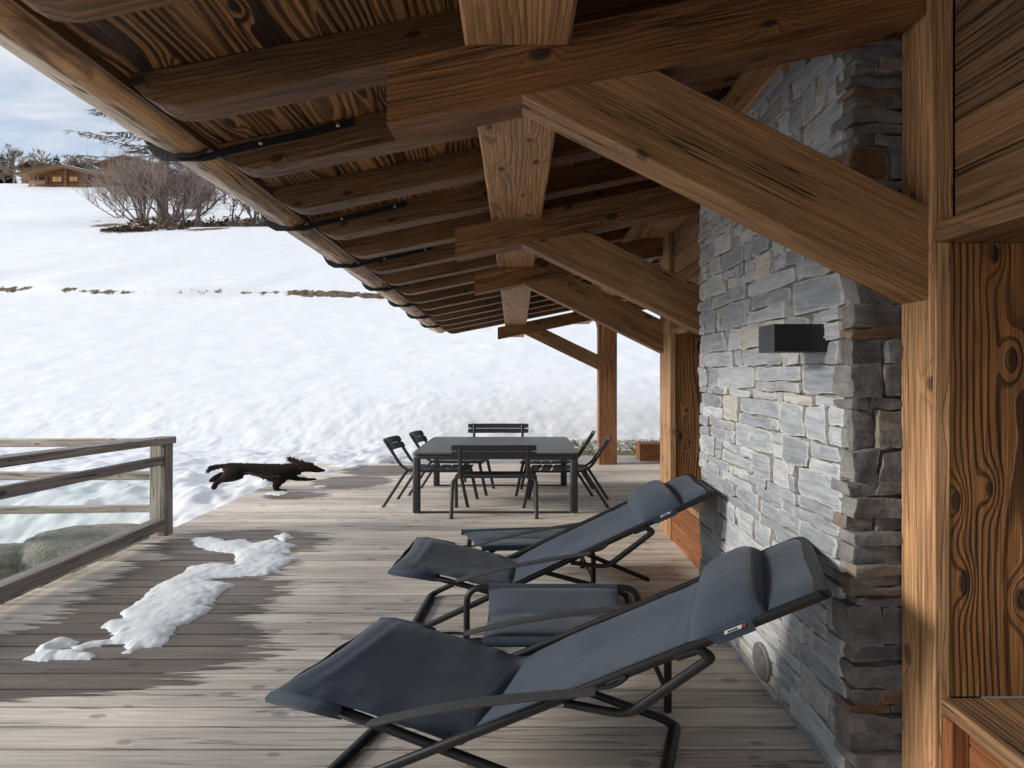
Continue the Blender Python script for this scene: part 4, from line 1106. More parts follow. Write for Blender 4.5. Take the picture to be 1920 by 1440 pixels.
# ------------------------------------------------------------------ dining table and chairs
table = thing('dining_table', (-.3, 7.15, 0), 'large charcoal metal dining table set on the deck with six chairs', 'table')
TX0, TX1, TY0, TY1, TZ = -1.30, .695, 6.36, 7.96, .727
def rrect(mb, x0, x1, y0, y1, z0, z1, rx, ry, n=6, bev=.006):
    out = []
    for (cx, cy, a0) in ((x1 - rx, y1 - ry, 0), (x0 + rx, y1 - ry, 90), (x0 + rx, y0 + ry, 180), (x1 - rx, y0 + ry, 270)):
        for k in range(n + 1):
            a = math.radians(a0 + 90 * k / n); out.append((cx, cy, rx * math.cos(a), ry * math.sin(a)))
    m_ = len(out); vs = []
    for (z, s_) in ((z0, 1 - bev / rx), (z0 + bev, 1), (z1 - bev, 1), (z1, 1 - bev / rx)):
        for (cx, cy, dx, dy) in out: vs.append((cx + dx * s_, cy + dy * s_, z))
    fs = [tuple(range(m_ - 1, -1, -1)), tuple(3 * m_ + k for k in range(m_))]
    for l in range(3):
        for k in range(m_): fs.append((l * m_ + k, l * m_ + (k + 1) % m_, l * m_ + m_ + (k + 1) % m_, l * m_ + m_ + k))
    mb.add(vs, fs)
mb = MB(); rrect(mb, TX0, TX1, TY0, TY1, TZ - .028, TZ, .09, .05); mb.build('table_top', M['tabletop'], table)
mb = MB(); rrect(mb, TX0 + .012, TX1 - .012, TY0 + .008, TY1 - .008, TZ - .075, TZ - .033, .085, .048); mb.build('apron', M['chairmetal'], table)
for yy in (TY0 + .01, TY1 - .07):
    for xx in (TX0 + .008, TX1 - .10):
        mb = MB(); rrect(mb, xx, xx + .092, yy, yy + .06, .004, TZ - .072, .03, .02); lg = mb.build('leg', M['chairmetal'], table)
        mb = MB(); rrect(mb, xx + .008, xx + .084, yy + .005, yy + .055, 0.0, .006, .02, .015, bev=.001); mb.build('foot_cap', M['tagwhite'], lg)
for yy in (TY0 + .025, TY1 - .055):
    mb = MB(); mb.box(TX0 + .09, TX1 - .09, yy, yy + .03, .004, .022, .003, wob=0); mb.build('floor_bar', M['chairmetal'], table)
mb = MB()
for k in range(6): mb.box(TX0 + .25 + k * .25, TX0 + .33 + k * .25, TY0 + .1, TY1 - .1, TZ - .068, TZ - .045, .003, axis='y', wob=0)
mb.build('under_slats', M['chairmetal'], table)

def chair(O, ac, dp, label):
    W, Dp = .545, .60
    O, ac, dp = Vector((*O, 0)), Vector((*ac, 0)) / W, Vector((*dp, 0)) / Dp
    def xf(v): return O + ac * v[0] + dp * v[1] + Vector((0, 0, v[2]))
    root = thing('metal_chair', xf((W / 2, Dp / 2, 0)), label, 'chair', 'charcoal metal chairs around the dining table')
    r = .0125
    for nm, (d0, d1) in (('rear_legs', (0.0, .165)), ('front_legs', (.60, .545))):
        mb = MB(xf); mb.tube([(0, d0, .004), (0.0, d1, .452), (W, d1, .452), (W, d0, .004)], r, 10, fillet=.075)
        for a in (0, W): mb.tube([(a, d0, 0), (a, d0, .010)], .0135, 10)
        mb.build(nm, M['chairmetal'], root)
    for a in (.055, W - .055):
        mb = MB(xf); mb.tube([(a, .57, .445), (a, .35, .442), (a, .17, .448), (a, .115, .52), (a, .05, .70), (a, .0, .835)], .0125, 10, fillet=.05)
        mb.build('side_rail', M['chairmetal'], root)
    for (s0, s1) in ((.178, .245), (.258, .325), (.338, .405), (.418, .485), (.498, .575)):
        mb = MB(xf); vs, fs = [], []
        for k in range(9):
            q = k / 8; a = .018 + (W - .036) * q; dip = -.012 * (1 - (2 * q - 1) ** 2)
            for (d, z) in ((s0, .455), (s1, .455), (s1, .465), (s0, .465)):
                z += dip + (.012 if d > .55 else 0) * -1 + .01 * (abs(d - .36) / .2) ** 2 * .6
                vs.append((a, d, z))
        for k in range(8):
            for j in range(4): fs.append((k * 4 + j, k * 4 + (j + 1) % 4, k * 4 + 4 + (j + 1) % 4, k * 4 + 4 + j))
        fs += [(0, 1, 2, 3), (32, 33, 34, 35)]
        mb.add(vs, fs); mb.build('seat_slat', M['chairmetal'], root)
    for zc, dc in ((.815, -.004), (.738, .024)):
        mb = MB(xf); vs, fs = [], []
        hh = .036
        for k in range(17):
            q = k / 16; a = .0 + W * q; e = abs(2 * q - 1); bow = .022 * (1 - e * e) 
            h = hh * (1 if e < .9 else .82)
            for (dd, zz) in ((-.006, -h), (.006, -h), (.006, h), (-.006, h)):
                vs.append((a, dc + .02 - bow + dd - zz * .33, zc + zz))
        for k in range(16):
            for j in range(4): fs.append((k * 4 + j, k * 4 + (j + 1) % 4, k * 4 + 4 + (j + 1) % 4, k * 4 + 4 + j))
        fs += [(0, 1, 2, 3), (64, 65, 66, 67)]
        mb.add(vs, fs); mb.build('back_slat', M['chairmetal'], root)
    return root
chair((-.80, 6.15), (.985, 0), (0, .5), 'charcoal metal chair at the near end of the table with its back to us')
chair((.13, 8.72), (-.985, 0), (0, -.5), 'charcoal metal chair at the far end of the table, only its back slats showing')
chair((-1.72, 6.67), (.085, .43), (1.06, 0), 'charcoal metal chair on the snow side of the table, the nearer of two')
chair((-1.53, 7.32), (.08, .42), (1.06, 0), 'charcoal metal chair on the snow side of the table, the farther of two')
chair((1.09, 6.64), (.07, .45), (-1.05, 0), 'charcoal metal chair on the free standing post side of the table, the nearer of two')
chair((.98, 7.28), (.07, .42), (-1.04, 0), 'charcoal metal chair on the free standing post side of the table, the farther of two')

# ------------------------------------------------------------------ the running dog
k_ = .00111
def du(u, v, w=0.0): return Vector(((u - 1190) * k_ / ST, w, (545 - v) * k_))
dog = thing('dog', (D(535, 920).x, 7.6, 0), 'dark brown long eared dog racing onto the deck from the snow', 'dog')
nodes, edges = [], []
def dn(u, v, r, par=None, w=0.0, flat=1.0):
    nodes.append((du(u, v, w), r * k_, flat)); i = len(nodes) - 1
    if par is not None: edges.append((par, i))
    return i
pel = dn(560, 268, 74)
a = dn(760, 266, 66, pel); a = dn(900, 285, 80, a); ch_ = dn(1050, 310, 100, a); sh = dn(1200, 300, 90, ch_)
nk = dn(1320, 262, 60, sh); hd = dn(1440, 240, 54, nk); a = dn(1530, 254, 45, hd); a = dn(1600, 275, 34, a); dn(1675, 283, 20, a)
rp = dn(490, 255, 56, pel); tl = dn(420, 222, 24, rp); a = dn(330, 228, 24, tl); a = dn(250, 250, 30, a); dn(215, 290, 14, a)
for (w, pts) in ((-.045, [(550, 328, 80), (470, 375, 50), (380, 405, 27), (318, 455, 23), (300, 500, 22), (290, 505, 14)]), (.05, [(520, 300, 62), (440, 342, 34), (360, 338, 26), (285, 372, 25), (232, 420, 25), (212, 432, 14)])):
    a = pel
    for (u, v, r) in pts: a = dn(u, v, r, a, w)
for (w, pts) in ((-.05, [(1150, 385, 52), (1110, 445, 34), (1095, 500, 24), (1120, 528, 21), (1215, 532, 15)]), (.05, [(1230, 372, 40), (1330, 398, 27), (1450, 408, 20), (1555, 406, 15)])):
    a = sh if w > 0 else ch_
    for (u, v, r) in pts: a = dn(u, v, r, a, w)
mb = MB(); ico = bmesh.new(); bmesh.ops.create_icosphere(ico, subdivisions=2, radius=1)
iv = [v.co.copy() for v in ico.verts]; ifc = [tuple(v.index for v in f.verts) for f in ico.faces]; ico.free()
for (i, j) in edges:
    (p0, r0, _), (p1, r1, _) = nodes[i], nodes[j]
    n_ = max(2, int((p1 - p0).length / .006))
    for k in range(n_ + 1):
        q = k / n_; c = p0.lerp(p1, q); r = r0 + (r1 - r0) * q
        mb.add([c + Vector((v.x * r * 1.0, v.y * r * .85, v.z * r * 1.08)) for v in iv], ifc)
body = mb.build('body', M['dog']); body.parent = dog; body.scale = (ST, 1, 1)
rm_ = body.modifiers.new('union', 'REMESH'); rm_.mode = 'VOXEL'; rm_.voxel_size = .007; rm_.use_smooth_shade = True
sm_ = body.modifiers.new('soft', 'SMOOTH'); sm_.factor = .5; sm_.iterations = 3
tx = bpy.data.textures.new('fur clumps', 'CLOUDS'); tx.noise_scale = .03
dp_ = body.modifiers.new('fur', 'DISPLACE'); dp_.texture = tx; dp_.strength = .012; dp_.mid_level = .5; dp_.texture_coords = 'LOCAL'
def fur(name, mat, base, dirs, n, L, spread, seed, rad=.0022, curl=.4):
    r_ = random.Random(seed); mb = MB(lambda v: Vector((v[0] * ST, v[1], v[2])) + Vector(dog.location))
    for k in range(n):
        b0 = r_.choice(base); b0 = (b0[0] + r_.uniform(-12, 12), b0[1] + r_.uniform(-12, 12), b0[2] + r_.uniform(-.018, .018))
        p = du(*b0); d = Vector(dirs) + Vector((r_.uniform(-1, 1), r_.uniform(-.6, .6), r_.uniform(-1, 1))) * spread
        l = L * r_.uniform(.5, 1.2); q = p + d.normalized() * l * .55; e = q + (d.normalized() + Vector((0, 0, -curl))).normalized() * l * .45
        mb.tube([p, q, e], [rad * 1.6, rad, rad * .3], 4, cap=False)
    return mb.build(name, mat, dog)
def seglist(pts, n=14):
    out = []
    for (a_, b_) in zip(pts, pts[1:]):
        for i in range(n): q = i / n; out.append(tuple(a_[k] * (1 - q) + b_[k] * q for k in range(3)))
    return out
fur('coat', M['dogdark'], seglist([(470, 205, 0), (560, 200, 0), (760, 205, 0), (950, 212, 0), (1150, 214, 0), (1300, 205, 0)], 20), (-.9, 0, .25), 420, .03, .45, 11, .0026, .6)
fur('coat', M['dogdark'], seglist([(520, 300, -.06), (620, 330, -.06), (760, 300, -.055), (900, 330, -.07), (1050, 350, -.085), (1180, 340, -.08)], 20), (-.9, -.15, -.35), 420, .032, .4, 12, .0026, .5)
fur('head_fur', M['dogbrown'], seglist([(1350, 195, 0), (1420, 185, 0), (1500, 190, 0), (1560, 205, 0)]), (-.9, 0, .4), 200, .024, .5, 13, .0026)
# ears blown back, then feathering on tail, legs and chest
fur('ear', M['dogbrown'], seglist([(1430, 205, -.04), (1370, 190, -.05), (1320, 170, -.055), (1285, 140, -.055)]), (-.35, -.1, .9), 320, .062, .55, 2, .003)
fur('ear', M['dogbrown'], seglist([(1430, 205, .04), (1370, 195, .05), (1320, 185, .055), (1290, 160, .055)]), (-.6, .1, .6), 200, .05, .5, 3, .003)
fur('tail_feathering', M['dogdark'], seglist([(400, 225, 0), (300, 240, 0), (235, 260, 0), (220, 285, 0)]), (-.6, 0, -.7), 240, .045, .5, 4)
fur('leg_feathering', M['dogdark'], seglist([(500, 300, -.03), (430, 280, -.02), (420, 380, -.04), (330, 440, -.04), (300, 495, -.045)]), (-.6, 0, -.2), 220, .03, .5, 5)
fur('chest_feathering', M['dogdark'], seglist([(900, 370, 0), (1050, 405, 0), (1200, 385, 0), (1330, 330, 0), (1400, 310, 0)]), (-.3, 0, -.9), 260, .03, .4, 6)

# ------------------------------------------------------------------ trees
def branchy(mb, p, d, L, r, depth, rr, up=.15, kids=(2, 4), split=.55, rmin=.012, n=3):
    segs = 3 if depth > 0 else 2
    pts = [Vector(p)]; dd = Vector(d).normalized()
    for i in range(segs):
        dd = (dd + Vector((rr.uniform(-.25, .25), rr.uniform(-.25, .25), rr.uniform(-.12, .2) + up * .3))).normalized()
        pts.append(pts[-1] + dd * (L / segs))
    mb.tube(pts, [max(r, rmin), max(r * .82, rmin), max(r * .66, rmin), max(r * .5, rmin)][:segs + 1], n if r < .06 else 6, cap=False)
    if depth <= 0: return
    for k in range(rr.randint(*kids)):
        q = rr.uniform(.3, 1.0); f = q * segs; i = min(int(f), segs - 1); pp = pts[i].lerp(pts[i + 1], f - i)
        axis = Vector((rr.uniform(-1, 1), rr.uniform(-1, 1), rr.uniform(-.1, .9)))
        nd = (dd * .75 + axis * split).normalized()
        branchy(mb, pp, nd, L * rr.uniform(.5, .75), r * .55, depth - 1, rr, up, kids, split, rmin, n)
def stretch_about(bx):
    return lambda v: Vector((bx + (v[0] - bx) * ST, v[1], v[2]))
def ground_pt(px, Y, dz=0): 
    X = (px - CX) * Y / F; return Vector((X, Y, H1(X, Y) + dz))
def shrub(px, Y, h, stems, seed, label, lean=0.0, cat='shrub', spread=.5, rm=.0075, depth=3):
    b = ground_pt(px, Y, -.2); rr = random.Random(seed)
    root = thing('bare_shrub', b, label, cat, 'bare shrubs on the snowy slope')
    mb = MB(stretch_about(b.x)); mb2 = MB(stretch_about(b.x))
    for k in range(stems):
        st = b + Vector((rr.uniform(-.35, .35) * stems * .09, rr.uniform(-.5, .5), 0))
        d = Vector((rr.uniform(-spread, spread) + lean, rr.uniform(-.35, .35), 1)).normalized()
        L = h * rr.uniform(.42, .6); pts = [st]; dd = d
        for i in range(5):
            dd = (dd + Vector((rr.uniform(-.14, .14), rr.uniform(-.14, .14), .05))).normalized(); pts.append(pts[-1] + dd * L / 5)
        r0 = rr.uniform(.05, .095) * h / 7
        mb.tube(pts, [r0, r0 * .85, r0 * .75, r0 * .6, r0 * .5, r0 * .42], 6, cap=False)
        for i in range(1, 6):
            for _ in range((0, 0, 1, 3, 4, 4)[i]):
                nd = (dd * .8 + Vector((rr.uniform(-1, 1), rr.uniform(-1, 1), rr.uniform(0, .8))) * .6).normalized()
                branchy(mb2, pts[i], nd, h * rr.uniform(.2, .36), r0 * .34, depth - 1, rr, .25, (2, 3), .6, rm)
    mb.build('stems', M['bark'], root); mb2.build('twigs', M['twig'], root)
    return root
shrub(272, 57, 8.4, 9, 1, 'many stemmed bare grey shrub leaning left, over the brown earth bank', -.22, spread=.55)
shrub(322, 58, 8.6, 9, 2, 'dense bare grey shrub upright beside the thick larch trunk', .05)
shrub(345, 60, 8.0, 6, 3, 'bare grey shrub with forked stems, right of the thick larch trunk', .1)
shrub(372, 59, 6.4, 4, 4, 'thin bare shrub bending right beside the dense grey shrubs', .25)
shrub(433, 62, 6.8, 2, 5, 'slender bare sapling standing alone on the brown bank', .0, spread=.15)
shrub(470, 62, 6.6, 6, 6, 'clump of pale bare stems under the gutter log', .05, spread=.25)
shrub(490, 63, 6.0, 4, 61, 'bare shrub at the far end of the brown bank, half behind the gutter log', .1, spread=.25)
shrub(228, 66, 5.0, 7, 7, 'low bare bush in front of the pale chalet wing', -.3, spread=.8)
# larch with long drooping branches
b = ground_pt(304, 62, -.3); rr = random.Random(12)
root = thing('larch_tree', b, 'tall larch with long drooping bare branches, its top behind the gutter log', 'tree')
mb = MB(stretch_about(b.x)); mb.tube([b, b + Vector((.05, 0, 4)), b + Vector((.1, 0, 10)), b + Vector((.1, 0, 21))], [.42, .34, .25, .04], 10); mb.build('trunk', M['bark'], root)
mb = MB(stretch_about(b.x))
for k in range(70):
    z = 4.0 + 16.5 * (k / 70) ** .9; a = k * 2.39996; L = (5.6 if z > 7 else 3.5) * (1 - max(0, z - 9) / 17) * rr.uniform(.7, 1.1)
    d = Vector((math.cos(a), math.sin(a), 0)); p = b + Vector((.1, 0, z)); pts = [p]
    for i in range(7):
        q = (i + 1) / 7; pts.append(p + d * L * q + Vector((0, 0, -.09 * L * math.sin(q * 2.6) + .05 * L * q * q + rr.uniform(-.08, .08))))
    mb.tube(pts, [.055, .045, .04, .033, .028, .022, .018, .012], 5, cap=False)
    for i in range(1, 8):
        for _ in range(7):
            q0 = pts[i].lerp(pts[i - 1], rr.random()); s_ = rr.choice([-1, 1])
            dd = (d * .5 + Vector((-d.y, d.x, 0)) * s_ * rr.uniform(.3, 1) + Vector((0, 0, rr.uniform(-.55, .05)))).normalized()
            l = rr.uniform(.3, 1.1) * (1 - .3 * i / 7)
            mid = q0 + dd * l * .5; mb.tube([q0, mid, mid + (dd + Vector((0, 0, -.3))).normalized() * l * .5], [.034, .028, .02], 3, cap=False)
            for _ in range(2):
                e = mid + Vector((rr.uniform(-.25, .25), rr.uniform(-.25, .25), rr.uniform(-.25, .1))); mb.tube([mid, e], [.024, .016], 3, cap=False)
mb.build('branches', M['larch'], root)
b = ground_pt(358, 82, -.3); root = thing('bare_tree', b, 'broad bare tree with a thick dark trunk behind the shrubs', 'tree')
mb = MB(stretch_about(b.x)); mb.tube([b, b + Vector((0, 0, 1.0)), b + Vector((.1, 0, 4)), b + Vector((0, 0, 8))], [1.0, .62, .45, .2], 9); mb.build('trunk', M['bark'], root)
mb = MB(stretch_about(b.x)); rr = random.Random(44)
for k in range(18):
    z = rr.uniform(1.5, 8.5); a = rr.uniform(0, 6.28)
    branchy(mb, b + Vector((0, 0, z)), (math.cos(a), math.sin(a) * .7, .5), rr.uniform(2, 3.6), .08, 3, rr, .2, (2, 4), .6, .014)
mb.build('branches', M['twig'], root)
# dry brush heap and bits of bare ground at the shrubs' feet
def heap(px, Y, rx, ry, rz, seed, label):
    b = ground_pt(px, Y, .05); rr = random.Random(seed); mb = MB()
    for k in range(420):
        a = rr.uniform(0, 6.28); q = math.sqrt(rr.random()); x, y = math.cos(a) * q * rx, math.sin(a) * q * ry
        z = rz * (1 - q * q) * rr.uniform(.2, 1) + H1(b.x + x, Y + y) - b.z; s_ = rr.uniform(.12, .4)
        d1 = Vector((rr.uniform(-1, 1), rr.uniform(-1, 1), rr.uniform(-.5, .8))) * s_; d2 = Vector((rr.uniform(-1, 1), rr.uniform(-1, 1), rr.uniform(-.5, .8))) * s_ * .6
        c = b + Vector((x, y, z)); mb.add([c - d1, c + d2, c + d1, c - d2 * .7], [(0, 1, 2, 3)])
    return tag(mb.build('brush_heap', M['heap'], smooth=False), label, 'brush heap')
heap(283, 52.5, 3.3, 2.2, 1.2, 1, 'brown heap of dry brush at the foot of the leaning shrub')
heap(355, 60.5, 3.0, 1.2, .8, 3, 'low brown heap of dry brush below the forked shrub')
heap(425, 64, 5.5, 1.6, 1.3, 4, 'long brown brush bank around the slender sapling')
heap(235, 50.5, 2.4, .9, .4, 2, 'small flat brown brush patch left of the dry heap')

# conifers and bare woodland along the ridge
def conifer_mesh(seed, h, w):
    rr = random.Random(seed); mb = MB(); mb.tube([(0, 0, 0), (0, 0, h * .5), (0, 0, h)], [h * .022, h * .015, .01], 6)
    for k in range(34):
        q = k / 34; z = h * (.10 + .9 * q); R = w * (1 - q) ** .8 * rr.uniform(.75, 1.15) + .12
        for j in range(11):
            a = rr.uniform(0, 6.28); d = Vector((math.cos(a), math.sin(a), 0)); l = R * rr.uniform(.65, 1.1)
            p0 = Vector((0, 0, z)); t_ = Vector((-d.y, d.x, 0)) * l * .26
            e = d * l + Vector((0, 0, z - l * .30)); m_ = d * l * .6 + Vector((0, 0, z - l * .10))
            mb.add([p0, m_ + t_ - Vector((0, 0, .1 * l)), e, m_ - t_ - Vector((0, 0, .1 * l))], [(0, 1, 2, 3)])
    me = mb.build('fir_tree', M['needle'], smooth=False); return me
def bare_mesh(seed, h, w):
    rr = random.Random(seed); mb = MB(lambda v: Vector((v[0] * ST, v[1], v[2])))
    mb.tube([(0, 0, -.3), (.05, 0, h * .3), (0, 0, h * .6), (0, 0, h * .85)], [h * .022, h * .018, h * .012, .02], 6)
    for k in range(30):
        z = h * rr.uniform(.15, .85); a = rr.uniform(0, 6.28)
        branchy(mb, (0, 0, z), (math.cos(a) * w, math.sin(a) * w, .7), h * rr.uniform(.15, .3) * (1.1 - z / h * .5), h * .008, 2, rr, .25, (3, 5), .6, .035)
    return mb.build('bare_tree', M['brownwood'])
RIDGE = [  # kind, px, Y, height, width, label
    ('f', 4, 150, 10.6, 3.2, 'dark fir cut by the left border of the picture, on the ridge'),
    ('f', 107, 152, 11.0, 2.2, 'pointed dark fir on the ridge straight behind the log chalet'),
    ('f', 57, 158, 12.2, 1.1, 'tiny slim fir on the skyline left of the log chalet gable'),
    ('f', 160, 151, 8.0, 4.0, 'bushy dark pine on the ridge above the right end of the log chalet'),
    ('f', 22, 156, 12.0, 1.8, 'slim fir rising behind the brown tree near the left border'),
    ('b', 26, 144, 9.6, .9, 'brown bare tree in front of the firs near the left border'),
    ('b', 78, 154, 12.0, .8, 'tall brown bare larch between the two firs on the ridge'),
    ('b', 130, 153, 10.2, 1.0, 'brown bare tree on the skyline over the log chalet roof'),
    ('b', 146, 154, 10.0, .9, 'grey brown bare tree close left of the bushy pine'),
    ('b', 174, 153, 9.4, 1.0, 'low bare tree close right of the bushy pine'),
    ('b', 8, 146, 4.6, 1.2, 'low brown thicket at the left border below the cut fir'),
    ('b', 48, 148, 4.8, 1.2, 'low brown thicket left of the log chalet'),
    ('b', 215, 120, 5.6, 1.1, 'bare brown bush at the right corner of the log chalet'),
    ('b', 236, 112, 6.6, 1.1, 'brown bare tree below the brown gable up the slope'),
    ('b', 262, 104, 5.4, 1.1, 'reddish brown bare tree behind the larch branches'),
    ('b', 296, 96, 6.0, 1.0, 'reddish brown bare tree straight behind the larch trunk'),
    ('b', 335, 100, 6.4, 1.0, 'brown bare tree far behind the dense shrubs'),
    ('b', 385, 92, 5.0, 1.1, 'brown bare tree far behind the thin bending shrub'),
    ('b', 420, 90, 6.0, 1.1, 'brown bare tree far behind the slender sapling'),
]
for i, (kd, px, Y, h, w, lab) in enumerate(RIDGE):
    o = conifer_mesh(100 + i, h, w * 1.3) if kd == 'f' else bare_mesh(200 + i, h, w)
    g = ground_pt(px, Y, -.3); o.location = g; o.rotation_euler = (0, 0, 0)
    tag(o, lab, 'tree', 'trees on the ridge' if i < 12 else 'bare trees on the upper slope')

# ------------------------------------------------------------------ chalets on the ridge
def far_chalet():
    Y = 136; s_ = Y / 1000
    X = lambda px: (px - CX) * s_
    Z = lambda py: EYE + (CY - py) * s_
    root = thing('log_chalet', (X(120), Y, Z(352)), 'low brown log chalet with two pale shuttered windows on the snowy ridge', 'building')
    dz = 14
    gl, gr, zg = X(88), X(162), Z(354)
    mb = MB()
    # gable of stacked logs
    nz_ = 15; zt = Z(317)
    for k in range(nz_):
        z0 = zg + (zt - zg) * k / nz_; z1 = z0 + (zt - zg) / nz_ - .04
        eave = Z(327); l, r_ = gl, gr
        if z0 > eave:
            q = (z0 - eave) / (zt - eave); c = X(119); l = gl + (c - gl) * q; r_ = gr + (c - gr) * q
        if r_ - l > .4: mb.beam((l, Y, z0), (r_ - l, 0, 0), (0, .35, 0), (0, 0, z1 - z0), .08, seg=4, wob=.02)
    mb.beam((gl + .1, Y + .3, zg - 1), (gr - gl - .2, 0, 0), (0, dz, 0), (0, 0, Z(329) - zg + 1), .02, seg=3)
    mb.build('log_wall', M['farlog'], root)
    for px in (88, 124, 161):
        mb = MB(); mb.box(X(px) - .35, X(px) + .35, Y - .28, Y - .02, zg, Z(328) + (2.0 if px == 124 else -.2), .03, axis='z', wob=.02); mb.build('corner_post', M['farlog'], root)
    for (a, b_, c, d) in ((100, 116, 332, 341), (132, 146, 332, 340)):
        mb = MB(); mb.box(X(a), X(b_), Y - .20, Y - .08, Z(d), Z(c), .02, wob=0); w = mb.build('window', M['shutter'], root)
        for q in (a + (b_ - a) * .48,):
            mb = MB(); mb.box(X(q), X(q) + .25, Y - .26, Y - .21, Z(d) + .05, Z(c) - .05, .01, axis='z', wob=0); mb.build('shutter_batten', M['farpale'], w)
    # porch on the left
    mb = MB(); mb.box(X(56), X(87), Y - .4, Y - .2, Z(347), Z(339), .02, wob=.02); mb.build('balcony_front', M['farpale'], root)
    mb = MB(); mb.box(X(58), X(87), Y + 1.2, Y + 1.3, Z(346), Z(329), .02, wob=0); mb.build('porch_glazing', M['farglass'], root)
    mb = MB(); mb.box(X(56), X(100), Y - .6, Y + .1, zg - .8, Z(349), .05, wob=.03); mb.build('terrace_base', M['farlog'], root)
    for px in (57, 72): 
        mb = MB(); mb.box(X(px), X(px) + .3, Y - .35, Y - .1, zg, Z(330), .02, axis='z', wob=0); mb.build('porch_post', M['farpale'], root)
    # right wing
    mb = MB(); mb.box(X(163), X(216), Y + 1, Y + 9, Z(347), Z(331), .03, wob=.02); mb.build('wing_wall', M['farpale'], root)
    mb = MB(); mb.box(X(162), X(216), Y + .8, Y + 9, zg - 1.5, Z(347) - .01, .03, wob=.02); mb.build('wing_base', M['concrete'], root)
    # roof planes with snow left on the right one
    def plane(x0, z0, x1, z1, th, mat, name, y0=Y - 1.8, y1=Y + dz + 1, lift=0):
        m_ = MB(); m_.add([(x0, y0, z0 + lift), (x1, y0, z1 + lift), (x1, y1, z1 + lift), (x0, y1, z0 + lift), (x0, y0, z0 + th + lift), (x1, y0, z1 + th + lift), (x1, y1, z1 + th + lift), (x0, y1, z0 + th + lift)],
                          [(0, 1, 2, 3), (4, 5, 6, 7), (0, 1, 5, 4), (1, 2, 6, 5), (2, 3, 7, 6), (3, 0, 4, 7)]); return m_.build(name, mat, root, smooth=False)
    plane(X(40), Z(333), X(120), Z(316), .35, M['farpale'], 'roof_slope')
    plane(X(120), Z(316), X(201), Z(333), .35, M['farpale'], 'roof_slope')
    plane(X(39.5), Z(331.5), X(120), Z(314), .22, M['roofdark'], 'roof_covering', y0=Y - 2.0)
    plane(X(120), Z(314), X(202), Z(331.5), .22, M['roofdark'], 'roof_covering', y0=Y - 2.0)
    plane(X(123), Z(312.6), X(196), Z(328.4), .45, M['snowpatch'], 'roof_snow', y0=Y - .2)
far_chalet()
def far_roof(px0, pxm, px1, pye, pya, Y, label, snow):
    s_ = Y / 1000; X = lambda px: (px - CX) * s_; Z = lambda py: EYE + (CY - py) * s_
    root = thing('brown_chalet', (X(pxm), Y, Z(pye)), label, 'building')
    zg = min(H1(X(px0), Y), H1(X(px1), Y)) - 1
    mb = MB(); q = Y + .6
    mb.add([(X(px0 + 6), q, zg), (X(px1 - 6), q, zg), (X(px1 - 6), q, Z(pye)), (X(pxm), q, Z(pya + 1.5)), (X(px0 + 6), q, Z(pye)),
            (X(px0 + 6), q + 12, zg), (X(px1 - 6), q + 12, zg), (X(px1 - 6), q + 12, Z(pye)), (X(pxm), q + 12, Z(pya + 1.5)), (X(px0 + 6), q + 12, Z(pye))],
           [(0, 1, 2, 3, 4), (5, 6, 7, 8, 9), (0, 1, 6, 5), (1, 2, 7, 6), (0, 4, 9, 5), (2, 3, 8, 7), (3, 4, 9, 8)]); mb.build('wall', M['farpale'], root, smooth=False)
    for (a, za, b_, zb_) in ((px0, pye, pxm, pya), (pxm, pya, px1, pye)):
        mb = MB(); y0, y1 = Y - 1, Y + 14
        mb.add([(X(a), y0, Z(za)), (X(b_), y0, Z(zb_)), (X(b_), y1, Z(zb_)), (X(a), y1, Z(za)), (X(a), y0, Z(za) + .45), (X(b_), y0, Z(zb_) + .45), (X(b_), y1, Z(zb_) + .45), (X(a), y1, Z(za) + .45)],
               [(0, 1, 2, 3), (4, 5, 6, 7), (0, 1, 5, 4), (1, 2, 6, 5), (2, 3, 7, 6), (3, 0, 4, 7)]); rf = mb.build('roof_slope', M['roofbrown'], root, smooth=False)
        if snow and a == pxm:
            mb = MB(); mb.add([(X(a), y0 + .3, Z(za) + .46), (X(b_), y0 + .3, Z(zb_) + .46), (X(b_), y1, Z(zb_) + .46), (X(a), y1, Z(za) + .46), (X(a), y0 + .3, Z(za) + .8), (X(b_), y0 + .3, Z(zb_) + .8), (X(b_), y1, Z(zb_) + .8), (X(a), y1, Z(za) + .8)],
                               [(0, 1, 2, 3), (4, 5, 6, 7), (0, 1, 5, 4), (1, 2, 6, 5), (2, 3, 7, 6), (3, 0, 4, 7)]); mb.build('roof_snow', M['snowpatch'], rf, smooth=False)
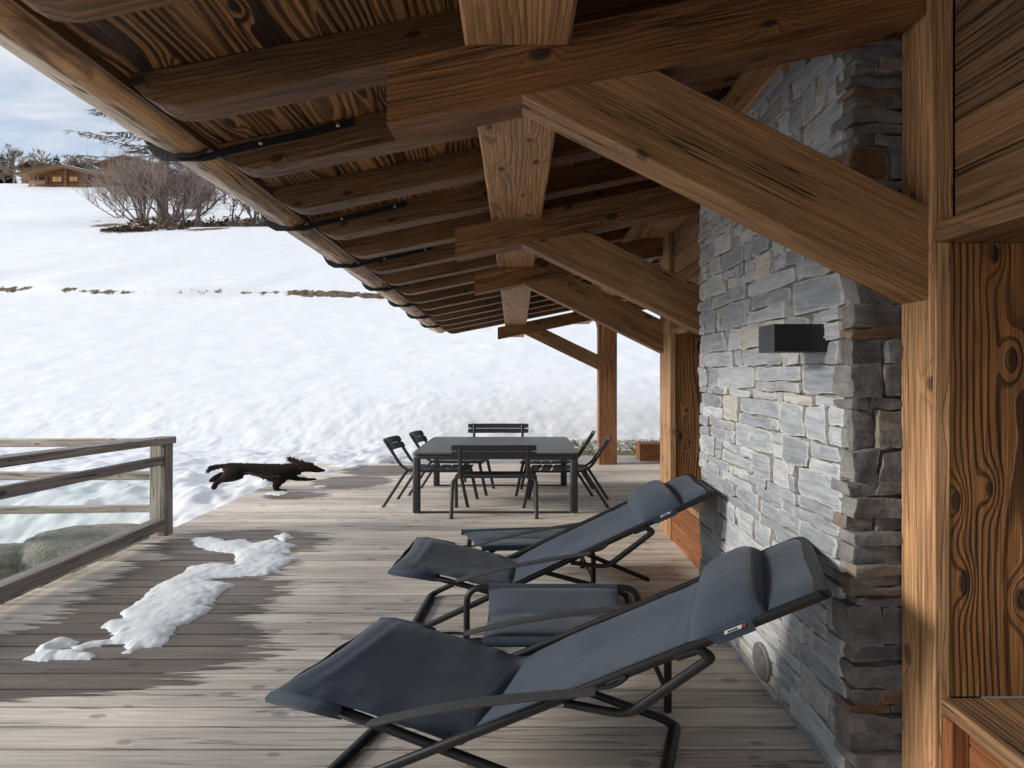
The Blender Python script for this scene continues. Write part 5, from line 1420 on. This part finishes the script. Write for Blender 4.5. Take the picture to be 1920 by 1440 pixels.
far_roof(30, 62, 122, 318, 304, 160, 'brown shingled chalet behind the log chalet with snow along one roof slope', True)
far_roof(178, 236, 300, 311, 295, 150, 'brown gabled chalet on the skyline, half hidden by larch branches', False)

# ------------------------------------------------------------------ light
SUN = Vector((1.0, .15, -.36)).normalized()            # the way the light travels
sl = bpy.data.lights.new('sun', 'SUN'); sl.energy = SUN_E = 2.0; sl.angle = math.radians(12); sl.color = (1.0, .95, .88)
so_ = bpy.data.objects.new('sun', sl); COL.objects.link(so_); so_.rotation_euler = SUN.to_track_quat('-Z', 'Y').to_euler()
w = bpy.data.worlds.new('World'); sc.world = w; w.use_nodes = True
t = NT(w.node_tree); w.node_tree.nodes.clear()
out = t.n('ShaderNodeOutputWorld')
sky = t.n('ShaderNodeTexSky', sky_type='NISHITA', sun_disc=False)
sky.sun_elevation = math.asin(-SUN.z); sky.sun_rotation = math.atan2(-SUN.x, -SUN.y)
sky.altitude = 1800; sky.air_density = 1.0; sky.dust_density = 1.0
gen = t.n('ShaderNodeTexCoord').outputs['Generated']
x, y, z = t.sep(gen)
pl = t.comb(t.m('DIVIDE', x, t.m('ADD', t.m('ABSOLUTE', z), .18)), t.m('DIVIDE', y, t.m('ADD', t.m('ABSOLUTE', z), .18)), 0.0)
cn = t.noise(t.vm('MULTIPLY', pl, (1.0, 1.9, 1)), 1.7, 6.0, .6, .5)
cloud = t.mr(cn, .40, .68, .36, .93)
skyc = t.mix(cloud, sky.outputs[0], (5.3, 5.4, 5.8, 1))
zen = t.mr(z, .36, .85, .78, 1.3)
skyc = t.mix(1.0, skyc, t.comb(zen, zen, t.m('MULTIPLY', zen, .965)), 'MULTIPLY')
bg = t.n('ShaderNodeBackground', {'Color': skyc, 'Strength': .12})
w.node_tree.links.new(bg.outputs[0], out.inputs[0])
sc.view_settings.view_transform = 'Standard'; sc.view_settings.look = 'None'
sc.view_settings.exposure = 0.84; sc.view_settings.gamma = 1
sc.cycles.max_bounces = 8; sc.cycles.diffuse_bounces = 5; sc.cycles.use_denoising = True; sc.cycles.denoising_prefilter = 'NONE'
